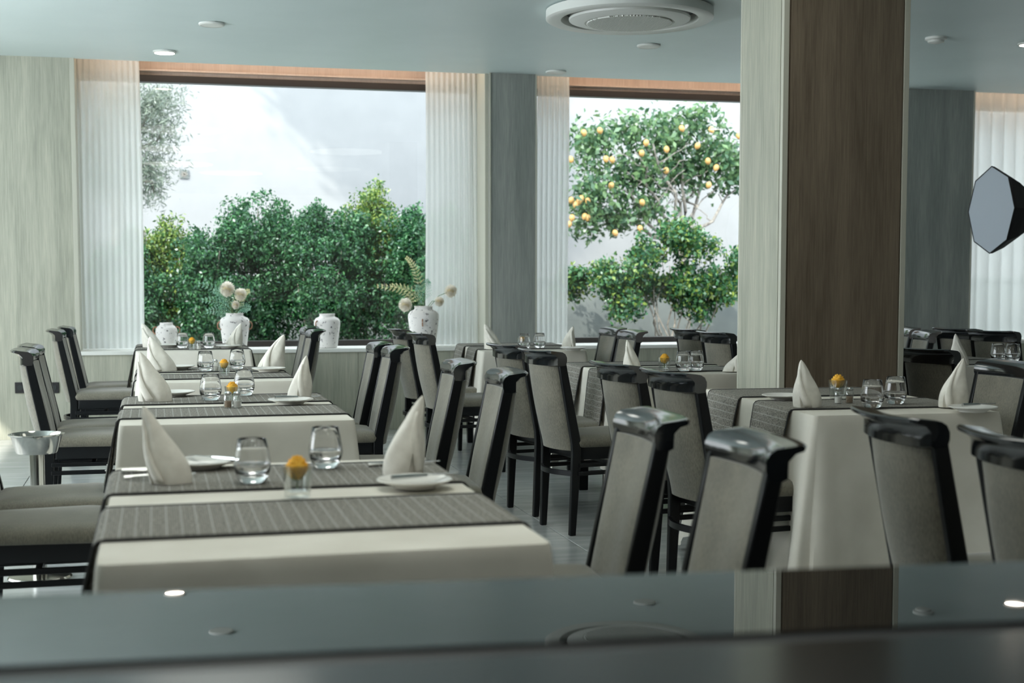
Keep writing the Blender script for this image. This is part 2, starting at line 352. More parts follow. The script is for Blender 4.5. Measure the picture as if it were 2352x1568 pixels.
# left jamb frame around the recess
struct('trim_jamb', MB().bbox((xa, YF-0.01, SILL), (xa+0.035, YG, H+0.15)), M['edge_trim'], bevel=0.003)
struct('trim_jamb', MB().bbox((xb-0.03, YF+0.01, SILL), (xb+0.02, YG, H+0.15)), M['edge_trim'], bevel=0.003)
def pillar(x0, x1, mat):
    b = struct('pillar', MB().bbox((x0, YF-0.05, 0), (x1, YG+0.1, H+0.15)), mat, bevel=0.002)
    for x in (x0, x1):
        MB().bbox((x-0.006, YF-0.056, 0), (x+0.006, YF-0.044, H)).build('corner_strip', M['edge_trim'], b)
    return b
pillar(xb, xc, M['panel_grey']); pillar(xd, xe, M['panel_grey'])
# header board over each window, lit by the cove strip, and the window frames with panes
def window(n, x0, x1, ucuts=()):
    zt = 2.87; zb = SILL+0.048
    struct('trim_header', MB().bbox((x0, YG-0.03, zt+0.035), (x1, YG+0.1, H+0.2)).bbox((x0, YG-0.10, zt+0.062), (x1, YG-0.03, zt+0.075)), M['header'])
    fr = empty('window_%d' % n, (0, 0, 0)); fr['kind'] = 'structure'
    MB().bbox((x0, YG-0.05, zt-0.02), (x1, YG+0.05, zt+0.035)).build('frame_rail', M['frame'], fr, bevel=0.003)
    MB().bbox((x0, YG-0.05, SILL), (x1, YG+0.05, zb)).build('frame_rail', M['frame'], fr, bevel=0.003)
    for x in (x0, x1-0.05): MB().bbox((x, YG-0.05, zb), (x+0.05, YG+0.05, zt-0.02)).build('frame_stile', M['frame'], fr, bevel=0.003)
    MB().add([(x0+0.05, YG, zb), (x1-0.05, YG, zb), (x1-0.05, YG, zt-0.02), (x0+0.05, YG, zt-0.02)], [(0, 1, 2, 3)]).build('pane', M['pane'], fr)
    led = MB().bbox((x0+0.05, YF+0.05, H+0.08), (x1-0.05, YF+0.075, H+0.10)).build('led_strip', M['led'], cove)
    return led
for i, (x0, x1) in enumerate(((xa, xb), (xc, xd), (xe, XR))):
    l = window(i+1, x0, x1)
# power sockets
for u, lb in ((46, 'black wall socket nearer the corner of the pale panel wall'), (124, 'black wall socket nearer the window sill, behind the chairs')):
    c = PY(u, 890, YF)
    o = empty('power_socket', (c.x, YF, c.z)); tag(o, lb, 'socket')
    MB().box((0, -0.006, 0), (0.075, 0.012, 0.085)).build('plate', M['black'], o, bevel=0.003)
    MB().lathe([(0.02, 0), (0.02, 0.004)], n=20).build('outlet', M['dark_slot'], o).matrix_local = Matrix.Translation((0, -0.011, 0)) @ Matrix.Rotation(PI/2, 4, 'X')

# big square column
cy0 = 6.02; cx0 = XY_(1796, cy0, 500); cx1 = XY_(2078, cy0, 500)
cy1 = cy0*1.08
col = struct('column', MB().bbox((cx0+0.004, cy0+0.004, 0), (cx1-0.004, cy1-0.004, H)), M['panel_dark'])
MB().bbox((cx0+0.03, cy0-0.004, 0), (cx1-0.03, cy0+0.004, H)).build('front_panel', M['panel_dark'], col)
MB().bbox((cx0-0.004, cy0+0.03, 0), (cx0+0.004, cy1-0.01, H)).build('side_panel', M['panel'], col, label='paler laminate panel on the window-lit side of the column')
for x in (cx0, cx1):
    MB().bbox((x-0.006 if x == cx0 else x-0.022, cy0-0.006, 0), (x+0.022 if x == cx0 else x+0.006, cy0+0.022, H)).build('corner_strip', M['edge_trim'], col, bevel=0.002)
MB().bbox((cx0-0.006, cy1-0.012, 0), (cx0+0.012, cy1+0.006, H)).build('corner_strip', M['edge_trim'], col, bevel=0.002)

# ------------------------------------------------------------------ curtains
def curtain(x0, x1, lam, amp, label, seed, y=YC, zb=SILL+0.005, zt=H+0.12):
    r = random.Random(seed); n = max(24, int((x1-x0)/lam*10)); rows = 9; pts = []
    ph = r.random()*6
    for i in range(n+1):
        s = x0+(x1-x0)*i/n
        for j in range(rows):
            q = j/(rows-1)
            a = amp*(0.8+0.4*math.sin(s*7+seed))
            yy = y+a*math.sin(2*PI*s/lam+ph+0.25*math.sin(s*11+q*1.2))+0.006*math.sin(q*5+s*9)
            pts.append((s+0.006*math.sin(q*4+s*5), yy, zb+(zt-zb)*q))
    o = MB().grid(pts, n+1, rows).build('curtain', M['sheer'], smooth=True, angle=180)
    MB().bbox((x0, y-0.012, zt), (x1, y+0.012, zt+0.02)).build('curtain_track', M['plastic'], o)
    return tag(o, label, 'curtain', None)
curtain(XY_(183, YC), XY_(329, YC), 0.046, 0.011, 'gathered white sheer curtain beside the pale panel wall and sockets', 1)
curtain(XY_(978, YC), XY_(1103, YC), 0.046, 0.011, 'gathered white sheer curtain behind the tallest flower vase', 2)
curtain(XY_(1233, YC), XY_(1306, YC), 0.046, 0.011, 'narrow white sheer curtain between grey pillar and lemon tree', 3)
curtain(XY_(2226, YC), XY_(2226, YC)+2.8, 0.13, 0.03, 'wide white sheer curtain behind the octagonal softbox', 4)

# ------------------------------------------------------------------ ceiling fittings
def ceil(u, v): return P(u, v, H)
def downlight(u, v, lit, label):
    c = ceil(u, v); o = empty('downlight', (c.x, c.y, H)); tag(o, label, 'ceiling light')
    MB().lathe([(0.074, 0), (0.085, -0.002), (0.086, -0.012), (0.078, -0.018), (0.072, -0.018)], n=40, cap0=False, cap1=False).build('rim', M['plastic'], o, smooth=True)
    MB().lathe([(0.001, -0.017), (0.074, -0.017)], n=40, cap0=False, cap1=False).build('lens', M['lamp'] if lit else M['plastic'], o)
    return o
downlight(378, 117, True, 'round ceiling downlight glowing warm white above the widest window')
downlight(2366, 98, True, 'glowing downlight at the frame edge beyond the big column')
downlight(486, 53, False, 'unlit flat ceiling disc nearest to the glowing downlight')
downlight(1277, 163, False, 'unlit ceiling disc near the grey pillar top')
downlight(1490, 103, False, 'unlit ceiling disc just behind the round air conditioner')
c = ceil(2150, 86); o = empty('smoke_detector', (c.x, c.y, H)); tag(o, 'white domed smoke detector on the ceiling right of the column', 'smoke detector')
MB().lathe([(0.075, 0), (0.075, -0.015), (0.062, -0.022)], n=32).build('base', M['plastic'], o, smooth=True)
MB().lathe([(0.058, -0.022), (0.055, -0.035), (0.03, -0.042), (0.003, -0.043)], n=32).build('dome', M['plastic'], o, smooth=True)
# round cassette air conditioner
c = ceil(1446, 22)
ac = empty('air_conditioner', (c.x, c.y, H)); tag(ac, 'round white ceiling cassette air conditioner with meshed centre grille', 'air conditioner')
R = 0.53
MB().lathe([(R-0.03, 0), (R, -0.008), (R, -0.06), (R-0.02, -0.072), (R-0.095, -0.064), (R-0.105, -0.03), (R-0.105, 0)], n=72, cap0=False, cap1=False).build('outer_ring', M['plastic'], ac, smooth=True)
MB().lathe([(R-0.105, -0.008), (0.2, -0.008)], n=72, cap0=False, cap1=False).build('air_slot', M['dark_slot'], ac)
MB().lathe([(R-0.17, -0.01), (R-0.145, -0.055), (R-0.148, -0.068), (R-0.18, -0.078), (0.285, -0.084), (0.280, -0.080), (0.001, -0.080)], n=72, cap0=False, cap1=False).build('centre_disc', M['plastic'], ac, smooth=True)
g = MB(); nb = 19
for k in range(-nb, nb+1):
    a = k*0.014; h = math.sqrt(max(0.27**2-a*a, 0))
    if h > 0.02:
        g.box((a, 0, -0.086), (0.0045, 2*h, 0.008)); g.box((0, a, -0.0865), (2*h, 0.0045, 0.008))
o = g.build('grille', M['plastic'], ac); o['kind'] = 'stuff'; o['label'] = 'fine square mesh grille'
o.rotation_euler = (0, 0, 0.6)

# ------------------------------------------------------------------ chair
def hw(z): return 0.163+0.007*min(z/0.43, 1)+(0.006*(z-0.43)/0.42 if z > 0.43 else 0)
def xl(z): return (-0.222+0.02*(z/0.43)) if z < 0.43 else -0.202-0.205*(z-0.43)
def arc(y, w, s=0.035): return -s*(1-(y/w)**2)
def make_chair():
    t = empty('dining_chair', (0, 0, 0))
    # seat outline
    def outline(ins, dz=0, n=8):
        pts = []
        cs = [(-0.20+ins, -0.19+ins, 0.03), (0.225-ins, -0.222+ins, 0.05), (0.225-ins, 0.222-ins, 0.05), (-0.20+ins, 0.19-ins, 0.03)]
        for k, (x, y, r) in enumerate(cs):
            sx = -1 if x < 0 else 1; sy = -1 if y < 0 else 1
            a0 = {(-1, -1): PI, (1, -1): 1.5*PI, (1, 1): 0, (-1, 1): 0.5*PI}[(sx, sy)]
            for q in range(n+1):
                a = a0+0.5*PI*q/n
                pts.append((x-sx*r+r*math.cos(a), y-sy*r+r*math.sin(a)))
        # bow the front edge a little
        return [(x+(0.015*(1-(y/0.24)**2) if x > 0 else 0), y) for x, y in pts]
    rings = [[(x, y, z) for x, y in outline(i)] for i, z in ((0.006, 0.432), (0.0, 0.438), (-0.003, 0.455), (0.002, 0.472), (0.018, 0.484), (0.05, 0.491), (0.11, 0.495))]
    MB().loft(rings).build('seat', M['fabric'], t, smooth=True, angle=60)
    rings = [[(x, y, z) for x, y in outline(i)] for i, z in ((0.012, 0.372), (0.008, 0.376), (0.008, 0.432))]
    MB().loft(rings).build('seat_frame', M['wood'], t, smooth=True, angle=50)
    # legs: rear ones run up as the stiles of the back
    for s in (-1, 1):
        secs = []
        for z in (0, 0.2, 0.40, 0.45, 0.60, 0.75, 0.855):
            dx = 0.032+0.018*min(z/0.43, 1) - (0.010*(z-0.43)/0.4 if z > 0.43 else 0)
            secs.append(((xl(z), s*(hw(z)), z), dx, 0.027))
        MB().bar(secs).build('leg', M['wood'], t, bevel=0.005, smooth=True, angle=30)
        MB().bar([((0.186, s*0.184, 0), 0.027, 0.027), ((0.188, s*0.186, 0.2), 0.034, 0.034), ((0.188, s*0.186, 0.40), 0.038, 0.038)]).build('leg', M['wood'], t, bevel=0.004, smooth=True, angle=30)
    # upholstered back
    nu, nv = 15, 11; rings = []
    for j in range(nv):
        q = j/(nv-1); z = 0.415+q*0.425; x0 = xl(z); wd = hw(z)-0.013
        thf = 0.016+0.020*math.sin(PI*min(q*1.15+0.05, 1))**0.6; thr = 0.024+0.012*math.sin(PI*q)
        ring = []
        for i in range(nu):
            y = -wd+2*wd*i/(nu-1); e = (1-abs(2*i/(nu-1)-1)**4)
            ring.append((x0+arc(y, 0.18, 0.028)+thf*e+0.012+(0.010*(1-e)), y, z))
        for i in range(nu):
            y = wd-2*wd*i/(nu-1); e = (1-abs(2*i/(nu-1)-1)**4)
            ring.append((x0+arc(y, 0.18, 0.028)-thr*e-0.008, y, z))
        rings.append(ring)
    MB().loft(rings).build('backrest', M['fabric'], t, smooth=True, angle=75)
    # rolled top rail
    prof = [(0.020, 0.826), (0.027, 0.848), (0.027, 0.868), (0.018, 0.886), (0.002, 0.896), (-0.020, 0.899), (-0.044, 0.902), (-0.060, 0.904), (-0.067, 0.899), (-0.064, 0.891),
            (-0.044, 0.885), (-0.027, 0.868), (-0.026, 0.848), (-0.026, 0.830), (-0.014, 0.824)]
    rings = []; n = 21
    for i in range(n):
        y = -0.190+0.380*i/(n-1); e = 1 if 0 < i < n-1 else 0.93
        rings.append([(xl(0.86)+arc(y, 0.190, 0.030)+px*e, y, 0.862+(pz-0.862)*e+0.004*(abs(y)/0.19)**2) for px, pz in prof])
    MB().loft(rings).build('top_rail', M['rail'], t, smooth=True, angle=50)
    # stretchers
    for s in (-1, 1):
        for z in (0.305, 0.345):
            MB().bbox((xl(z)+0.01, s*0.180-0.009, z-0.010), (0.18, s*0.180+0.009, z+0.010)).build('stretcher', M['wood'], t, bevel=0.003)
    pts_o = []; 
    for i in range(13):
        y = -0.172+0.344*i/12; pts_o.append((xl(0.3)-0.012-0.055*(1-(y/0.172)**2), y, 0.305))
    rings = [[(p[0]-0.008, p[1], p[2]-0.012), (p[0]+0.008, p[1], p[2]-0.012), (p[0]+0.008, p[1], p[2]+0.012), (p[0]-0.008, p[1], p[2]+0.012)] for p in pts_o]
    MB().loft(rings).build('rear_stretcher', M['wood'], t, smooth=True, angle=40)
    MB().bbox((-0.01, -0.175, 0.337), (0.01, 0.175, 0.353)).build('stretcher', M['wood'], t)
    return t
chair0 = make_chair(); used = [False]
CG = 'high-backed dining chairs around the tables'
def chair(x, y, facing, label, rot=0):
    """x,y: spot of the seat centre; facing +1 looks to +X, -1 to -X"""
    o = chair0 if not used[0] else copy_tree(chair0); used[0] = True
    o.location = (x, y, 0); o.rotation_euler = (0, 0, (0 if facing > 0 else PI)+math.radians(rot)); tag(o, label, 'chair', CG); return o
OFF = 0.31
def chair_px(u, v, facing, label, rot=0):
    """u,v: pixel of the middle of the top rail (height 0.90)"""
    p = P(u, v, 0.90); a = (0 if facing > 0 else PI)+math.radians(rot)
    return chair(p.x+OFF*math.cos(a), p.y+OFF*math.sin(a), facing, label, rot)

chair(-0.37, 4.68, 1, 'lowest grey chair seat at the frame edge, tucked under the second table')
chair(-0.37, 5.22, 1, 'grey chair seat at the second table, next to the steel bowl stand')
chair_px(62, 803, 1, 'high-backed chair standing just behind the steel bowl stand')
chair_px(76, 793, 1, 'high-backed chair directly beyond the one by the steel bowl stand')
chair_px(132, 758, 1, 'nearer of two chairs beside the sockets, at the table by the vases')
chair_px(157, 751, 1, 'farther of two chairs beside the sockets, against the curtain corner')
chair_px(1730, 1006, -1, 'nearest chair, large glossy top rail in front of the white cloth of the column table', -3)
chair_px(1492, 953, -1, 'second nearest tall chair, glossy rail overlapping the black-railed chair behind', -3)
chair_px(1160, 852, -1, 'chair by the second table with rail just below the window pillar', -3)
chair_px(1050, 830, -1, 'chair by the second table, the farther one of a pair', -3)
chair_px(905, 797, -1, 'nearer of two chairs side by side at the third table, seat showing', -2)
chair_px(868, 788, -1, 'farther of two chairs side by side at the third table', -2)
chair_px(722, 758, -1, 'nearer chair at the window end table, in front of the tall empty vase')
chair_px(708, 751, -1, 'farther chair at the window end table, half hidden beside the empty vase')
chair_px(2062, 950, 1, 'large chair seen from behind, standing before the draped column table', -3)
chair_px(2335, 998, 1, 'large chair seen from behind, cut by the frame edge', -3)
chair_px(1543, 853, 1, 'chair with black rail in front of the yellow rose behind the column', 7)
chair_px(1418, 835, 1, 'chair with black rail just beside the hanging woven runner', 7)
chair_px(1244, 804, 1, 'chair in full view on the open floor with its seat and legs showing', 10)
chair_px(1166, 792, 1, 'chair half hidden behind the one in full view on the open floor', 10)
chair_px(967, 765, 1, 'chair standing in front of the vase with three cream flowers', 5)
chair_px(918, 755, 1, 'chair beside the flowering vase, farther of the two', 5)
chair_px(1453, 760, -1, 'chair behind the standing napkin, nearer of two before the lemon window')
chair_px(1408, 753, -1, 'chair before the lemon window, nearer the curtain')
chair_px(1644, 763, 1, 'chair before the climbing shrub window, right beside the column', 8)
chair_px(1581, 756, 1, 'chair before the climbing shrub window, one place from the column', 8)
chair_px(2127, 801, 1, 'dark chair just beyond the column, seen from behind', 14)
chair_px(2318, 832, -1, 'dark chair across the column table, cut by the frame edge', 0)
chair_px(2080, 753, -1, 'chair mostly hidden by the column, only a rail end showing', -10)
chair_px(2128, 761, -1, 'chair with pale lit front below the far pillar', -14)
chair_px(2200, 755, 1, 'dark chair seen from behind, directly behind a standing napkin', 20)
chair_px(2281, 760, 1, 'dark chair seen from behind, against the white curtain', 20)

# ------------------------------------------------------------------ tables, cloths, runners
TZ = 0.75
def make_table(x0, x1, y0, y1, rz, label, clothlabel, seed, corner=0.14, hem0=0.24):
    cx, cy = (x0+x1)/2, (y0+y1)/2; a, b = (x1-x0)/2, (y1-y0)/2
    t = empty('dining_table', (cx, cy, 0), rz); tag(t, label, 'table', 'restaurant tables')
    MB().bbox((-a+0.01, -b+0.01, TZ-0.034), (a-0.01, b-0.01, TZ-0.006)).build('tabletop', M['wood'], t, bevel=0.004)
    MB().bbox((-a+0.06, -b+0.06, TZ-0.09), (a-0.06, b-0.06, TZ-0.034)).build('apron', M['wood'], t)
    for sx in (-1, 1):
        for sy in (-1, 1):
            MB().bar([((sx*(a-0.09), sy*(b-0.10), 0), 0.055, 0.055), ((sx*(a-0.09), sy*(b-0.10), TZ-0.034), 0.07, 0.07)]).build('leg', M['wood'], t, bevel=0.004)
    # draped cloth: perimeter of a rounded rectangle, folds opening towards the hem
    r = random.Random(seed); rc = 0.02; per = []
    def side(p, q, n, nx, ny):
        for i in range(n): s = (i+0.5)/n; per.append((p[0]+(q[0]-p[0])*s, p[1]+(q[1]-p[1])*s, nx, ny, 0.0))
    def corn(cx_, cy_, a0, n=9):
        for i in range(n+1):
            an = a0+0.5*PI*i/n; k = math.sin(PI*i/n); per.append((cx_+rc*math.cos(an), cy_+rc*math.sin(an), math.cos(an), math.sin(an), k))
    na, nb_ = int(a*2/0.025), int(b*2/0.025)
    side((-a+rc, -b), (a-rc, -b), na, 0, -1); corn(a-rc, -b+rc, -0.5*PI)
    side((a, -b+rc), (a, b-rc), nb_, 1, 0); corn(a-rc, b-rc, 0)
    side((a-rc, b), (-a+rc, b), na, 0, 1); corn(-a+rc, b-rc, 0.5*PI)
    side((-a, b-rc), (-a, -b+rc), nb_, -1, 0); corn(-a+rc, -b+rc, PI)
    cum = 0; ss = []
    for i, p in enumerate(per):
        if i: cum += math.hypot(p[0]-per[i-1][0], p[1]-per[i-1][1])
        ss.append(cum)
    rings = []
    # distance along the sides to the nearest corner -> soft shoulder beside corner cones
    phs = [r.random()*6 for _ in range(4)]
    lev = [0, 0.004, 0.012, 0.05, 0.12, 0.22, 0.34, 0.48, 0.64, 0.82, 1.0]
    inner = [(x*0.96, y*0.96, TZ+0.002) for x, y, *_ in per]
    rings.append(inner); rings.append([(x-nx*0.006, y-ny*0.006, TZ+0.002) for x, y, nx, ny, k in per])
    for q in lev:
        ring = []
        for (x, y, nx, ny, k), s in zip(per, ss):
            dc = math.hypot(a-abs(x), b-abs(y)); sh = math.exp(-(dc/0.07)**2)
            drop = (TZ-hem0)+min(0.16, hem0-0.02)*math.exp(-(dc/0.05)**2)
            fold = 0.010*math.sin(s*21+phs[0])+0.007*math.sin(s*37+phs[1])
            amt = q*(0.030+fold*(0.5+q)) + corner*q*sh*(0.75+0.25*math.sin(s*60))
            nn = (nx, ny)
            if sh > 0.05:
                dx, dy = (1 if x > 0 else -1), (1 if y > 0 else -1); l = math.sqrt(2)
                nn = (nx*(1-sh)+dx/l*sh, ny*(1-sh)+dy/l*sh)
            ring.append((x+nn[0]*(amt+0.004*min(1, q*60)), y+nn[1]*(amt+0.004*min(1, q*60)), TZ+0.002-q*drop-0.002*min(1, q*100)))
        rings.append(ring)
    mb = MB(); mb.loft(rings, True, False)
    cl = mb.build('tablecloth', M['cloth'], smooth=True, angle=55, loc=(cx, cy, 0), rz=rz)
    tag(cl, clothlabel, 'tablecloth', 'ivory tablecloths')
    return cx, cy, a, b, rz
def runner(tb, ly0, ly1, label, seed, drop=0.27, dz=0):
    cx, cy, a, b, rz = tb; r = random.Random(seed); th = 0.004
    prof = []; z0 = TZ+0.0045+dz; of = 0.012
    prof.append((-a-of-0.040-0.02, z0-drop)); 
    for k in range(5): q = 1-k/5; prof.append((-a-of-0.006-0.045*q, z0-0.02-(drop-0.02)*q))
    prof += [(-a-of-0.002, z0-0.012), (-a-of+0.006, z0-0.003), (-a+0.006, z0)]
    n = 26
    for k in range(1, n): prof.append((-a+0.006+(2*a-0.012)*k/n, z0))
    rp = [(-x, z) for x, z in prof[:9]][::-1]; prof += rp
    cum = 0; pts = []; rc = []; nv = 11
    for i, (x, z) in enumerate(prof):
        if i: cum += math.hypot(x-prof[i-1][0], z-prof[i-1][1])
        hang = max(0, (z0-z)/drop)
        for j in range(nv):
            y = ly0+(ly1-ly0)*j/(nv-1)
            yy = y-(0.02*hang*(y-(ly0+ly1)/2)/0.2)
            w_ = 0.010*hang*math.sin(j*1.3+seed)*(1 if x > 0 else -1)
            pts.append((x+w_, yy, z)); rc.append((cum, y, 0))
    mb = MB().grid(pts, len(prof), nv)
    o = mb.build('table_runner', M['runner'], smooth=True, angle=60, loc=(cx, cy, 0), rz=rz, solid=th)
    at = o.data.attributes.new('rc', 'FLOAT_VECTOR', 'POINT'); at.data.foreach_set('vector', [c for p in rc for c in p])
    tag(o, label, 'table runner', 'woven grey table runners')
    for j in (0, nv-1):
        line = [Vector(pts[i*nv+j])+Vector((0, (-0.001 if j == 0 else 0.001), 0.001)) for i in range(len(prof))]
        MB().tube(line, 0.0035, 6).build('hem', M['hem'], o, smooth=True, label='dark bound edge')
    return o
# pixel fits (room-aligned)
T1 = make_table(-0.11, 0.715, 2.50, 3.80, 0, 'dining table nearest the glossy counter', 'ivory cloth on the table nearest the glossy counter', 11, 0.05)
T2 = make_table(-0.13, 0.672, 4.89, 6.12, 0, 'second dining table from the counter in the long row', 'ivory cloth on the second table from the counter', 12, 0.07)
T3 = make_table(-0.10, 0.66, 6.86, 8.02, 0, 'third dining table from the counter in the long row', 'ivory cloth on the third table from the counter', 13, 0.08)
T4 = make_table(-0.14, 0.635, 9.85, 10.95, 0, 'dining table at the row end below the vases', 'ivory cloth on the table below the vases', 14, 0.08)
R1 = make_table(2.36, 3.10, 4.60, 5.86, math.radians(-4), 'dining table in front of the big column', 'long draped ivory cloth on the table before the big column', 21, 0.17, 0.10)
R2 = make_table(2.33, 3.12, 6.80, 7.95, math.radians(-2), 'dining table behind the big column', 'ivory cloth with long corner on the table behind the column', 22, 0.13)
R3 = make_table(2.20, 2.94, 9.32, 10.45, math.radians(-3), 'dining table in front of the grey window pillar', 'ivory cloth on the table before the grey window pillar', 23, 0.08)
R0 = make_table(2.42, 3.18, 2.25, 3.42, 0, 'dining table cut off by the frame beside the counter', 'ivory cloth corner peeping out behind the frame-cut chair', 24, 0.14)
S3 = make_table(4.10, 4.72, 8.35, 9.45, 0, 'distant dining table behind the column and its chairs', 'ivory cloth seen beside the column edge, before the shrub window', 25, 0.08)
S2 = make_table(4.20, 5.02, 6.98, 7.95, 0, 'dining table beyond the column below the softbox', 'blue-shaded ivory cloth on the table below the softbox', 26, 0.08)
tabs = {'T1': (T1, 'the table nearest the counter'), 'T2': (T2, 'the second table'), 'T3': (T3, 'the third table'), 'T4': (T4, 'the table below the vases'),
        'R1': (R1, 'the table before the column'), 'R2': (R2, 'the table behind the column'), 'R3': (R3, 'the table by the window pillar'), 'S2': (S2, 'the table below the softbox')}
for i, (k, (tb, nm)) in enumerate(tabs.items()):
    b = tb[3]
    f = (2*b)/1.28
    runner(tb, -b+0.215*f, -b+0.60*f, 'grey woven runner across %s, side nearer the counter' % nm, i*2+1, drop=0.33 if k in ('R1', 'R2') else 0.28)
    runner(tb, -b+0.79*f, -b+1.19*f, 'grey woven runner across %s, side nearer the windows' % nm, i*2+2)

# ------------------------------------------------------------------ tableware
RZ_ = TZ+0.0075
def make_glass():
    t = MB()
    prof = [(0.001, 0), (0.024, 0), (0.030, 0.003), (0.036, 0.012), (0.0425, 0.028), (0.0445, 0.040), (0.0435, 0.055), (0.0395, 0.080), (0.0345, 0.107),
            (0.0335, 0.1075), (0.0330, 0.1065), (0.0380, 0.079), (0.0420, 0.055), (0.0430, 0.041), (0.0405, 0.031), (0.030, 0.022), (0.012, 0.019), (0.001, 0.0185)]
    t.lathe(prof, n=40, cap0=True, cap1=True)
    o = t.build('tumbler', M['glass'], smooth=True, angle=70)
    MB().lathe([(0.001, 0.0187), (0.012, 0.0192), (0.030, 0.0222), (0.0403, 0.0312), (0.0428, 0.041), (0.0424, 0.048), (0.0415, 0.0485), (0.0400, 0.0478), (0.001, 0.0475)], n=40).build('water', M['water'], o, smooth=True, angle=60)
    return o
glass0 = make_glass(); gu = [False]
def tumbler(u, v, label):
    p = P(u, v, RZ_)
    o = glass0 if not gu[0] else copy_tree(glass0)
    gu[0] = True; o.location = (p.x, p.y, RZ_); return tag(o, label, 'glass', 'clear stemless tumblers')
def napkin(u, v, wpx, hpx, tip, label, seed, curl=0.5, z=RZ_, flat=1.0):
    """u,v base centre pixel, size in px, tip: sideways offset of the peak as share of width"""
    p = P(u, v, z); D = p.length and (Vector((p.x, p.y, 0)).dot(Vector((math.sin(YAW), math.cos(YAW), 0))))
    W = wpx*D/F; Hh = hpx*D/F; r = random.Random(seed)
    n = 56; rows = 22; rings = []; th0 = r.uniform(3.7, 5.2)
    for j in range(rows+1):
        q = j/rows
        env = (1-q)**0.62*(1+0.30*math.sin(PI*min(1, q*1.5))*curl) if q < 1 else 0
        env = max(env, 0.03)
        cx = tip*W*(q**1.35)
        ring = []
        for i in range(n):
            a = 2*PI*i/n
            d = ((a-th0) % (2*PI))/(2*PI)
            rr = 1+0.16*(d-0.5)*(1-0.35*q)          # spiral wrap: one overlapping edge
            rr += 0.05*math.sin(3*a+q*4+seed)*(1-q)+0.03*math.sin(5*a-q*7+seed*2)
            x = cx+W/2*env*rr*math.cos(a); y = (W*0.40*flat)*env*rr*math.sin(a)
            z_ = Hh*q + (0.02*Hh*math.sin(2*a+seed) if 0 < q < 1 else 0)*(1-q)
            ring.append((x, y, max(z_, 0)))
        rings.append(ring)
    o = MB().loft(rings).build('napkin', M['napkin'], smooth=True, angle=35, loc=p, rz=-YAW)
    fl = []
    for j in range(13):
        q = 0.02+0.80*j/12; env = max((1-q)**0.62*(1+0.30*math.sin(PI*min(1, q*1.5))*curl), 0.03)
        a = th0+0.25-1.1*q
        c = tip*W*(q**1.35)
        for m_, (da, rr) in enumerate(((0, 1.10), (0.22, 1.13), (0.5, 1.09))):
            fl.append((c+W/2*env*rr*math.cos(a+da), W*0.40*flat*env*rr*math.sin(a+da), Hh*q*0.98))
    MB().grid(fl, 13, 3).build('fold', M['napkin'], o, smooth=True, solid=0.003, angle=80)
    return tag(o, label, 'napkin', 'standing folded napkins')
def make_plate():
    o = MB().lathe([(0.001, 0.004), (0.045, 0.004), (0.045, 0), (0.050, 0), (0.052, 0.004), (0.070, 0.011), (0.0885, 0.017), (0.090, 0.0195), (0.088, 0.021), (0.068, 0.0145), (0.052, 0.008), (0.001, 0.0075)], n=56).build('bread_plate', M['china'], smooth=True, angle=50)
    return o
plate0 = make_plate(); pu = [False]
def fork_mb(L=0.17):
    mb = MB(); mb.tube([(-L/2, 0, 0.0), (-L/6, 0, 0.002), (L/6, 0, 0.003), (L/3.2, 0, 0.001)], [0.0045, 0.0035, 0.0025, 0.006], 8)
    for k in (-1.5, -0.5, 0.5, 1.5): mb.tube([(L/3.2, k*0.0045, 0.001), (L/2.3, k*0.005, 0.0), (L/1.9, k*0.005, 0.003)], [0.0022, 0.0018, 0.0010], 6)
    return mb
def knife_mb(L=0.19):
    mb = MB(); mb.tube([(-L/2, 0, 0), (-L/4, 0, 0), (0, 0, 0)], [0.006, 0.0055, 0.004], 8)
    mb.add([(0, -0.006, 0.0), (L*0.45, -0.002, 0), (L*0.5, 0.006, 0), (0, 0.007, 0), (0, -0.006, 0.0016), (L*0.45, -0.002, 0.0008), (L*0.5, 0.006, 0.0016), (0, 0.007, 0.0016)],
           [(3, 2, 1, 0), (4, 5, 6, 7), (0, 1, 5, 4), (1, 2, 6, 5), (2, 3, 7, 6), (3, 0, 4, 7)])
    return mb
def plate(u, v, label, cutlery=None, clabel=None):
    p = P(u, v, RZ_); o = plate0 if not pu[0] else plate0.copy()
    if pu[0]: sc.collection.objects.link(o)
    pu[0] = True; o.location = (p.x, p.y, RZ_); tag(o, label, 'plate', 'white bread plates')
    if cutlery:
        k = knife_mb().build('butter_knife', M['steel'], smooth=True, loc=(p.x+0.03, p.y+0.0, RZ_+0.027), rz=cutlery)
        k.rotation_euler = (0, 0.02, cutlery)
        tag(k, clabel, 'knife')
    return o
def fork(u, v, rz, label):
    p = P(u, v, RZ_); o = fork_mb().build('fork', M['steel'], smooth=True, loc=(p.x, p.y, RZ_+0.005), rz=rz); return tag(o, label, 'fork')
def knife(u, v, rz, label):
    p = P(u, v, RZ_); o = knife_mb(0.2).build('table_knife', M['steel'], smooth=True, loc=(p.x, p.y, RZ_+0.006), rz=rz); return tag(o, label, 'knife')
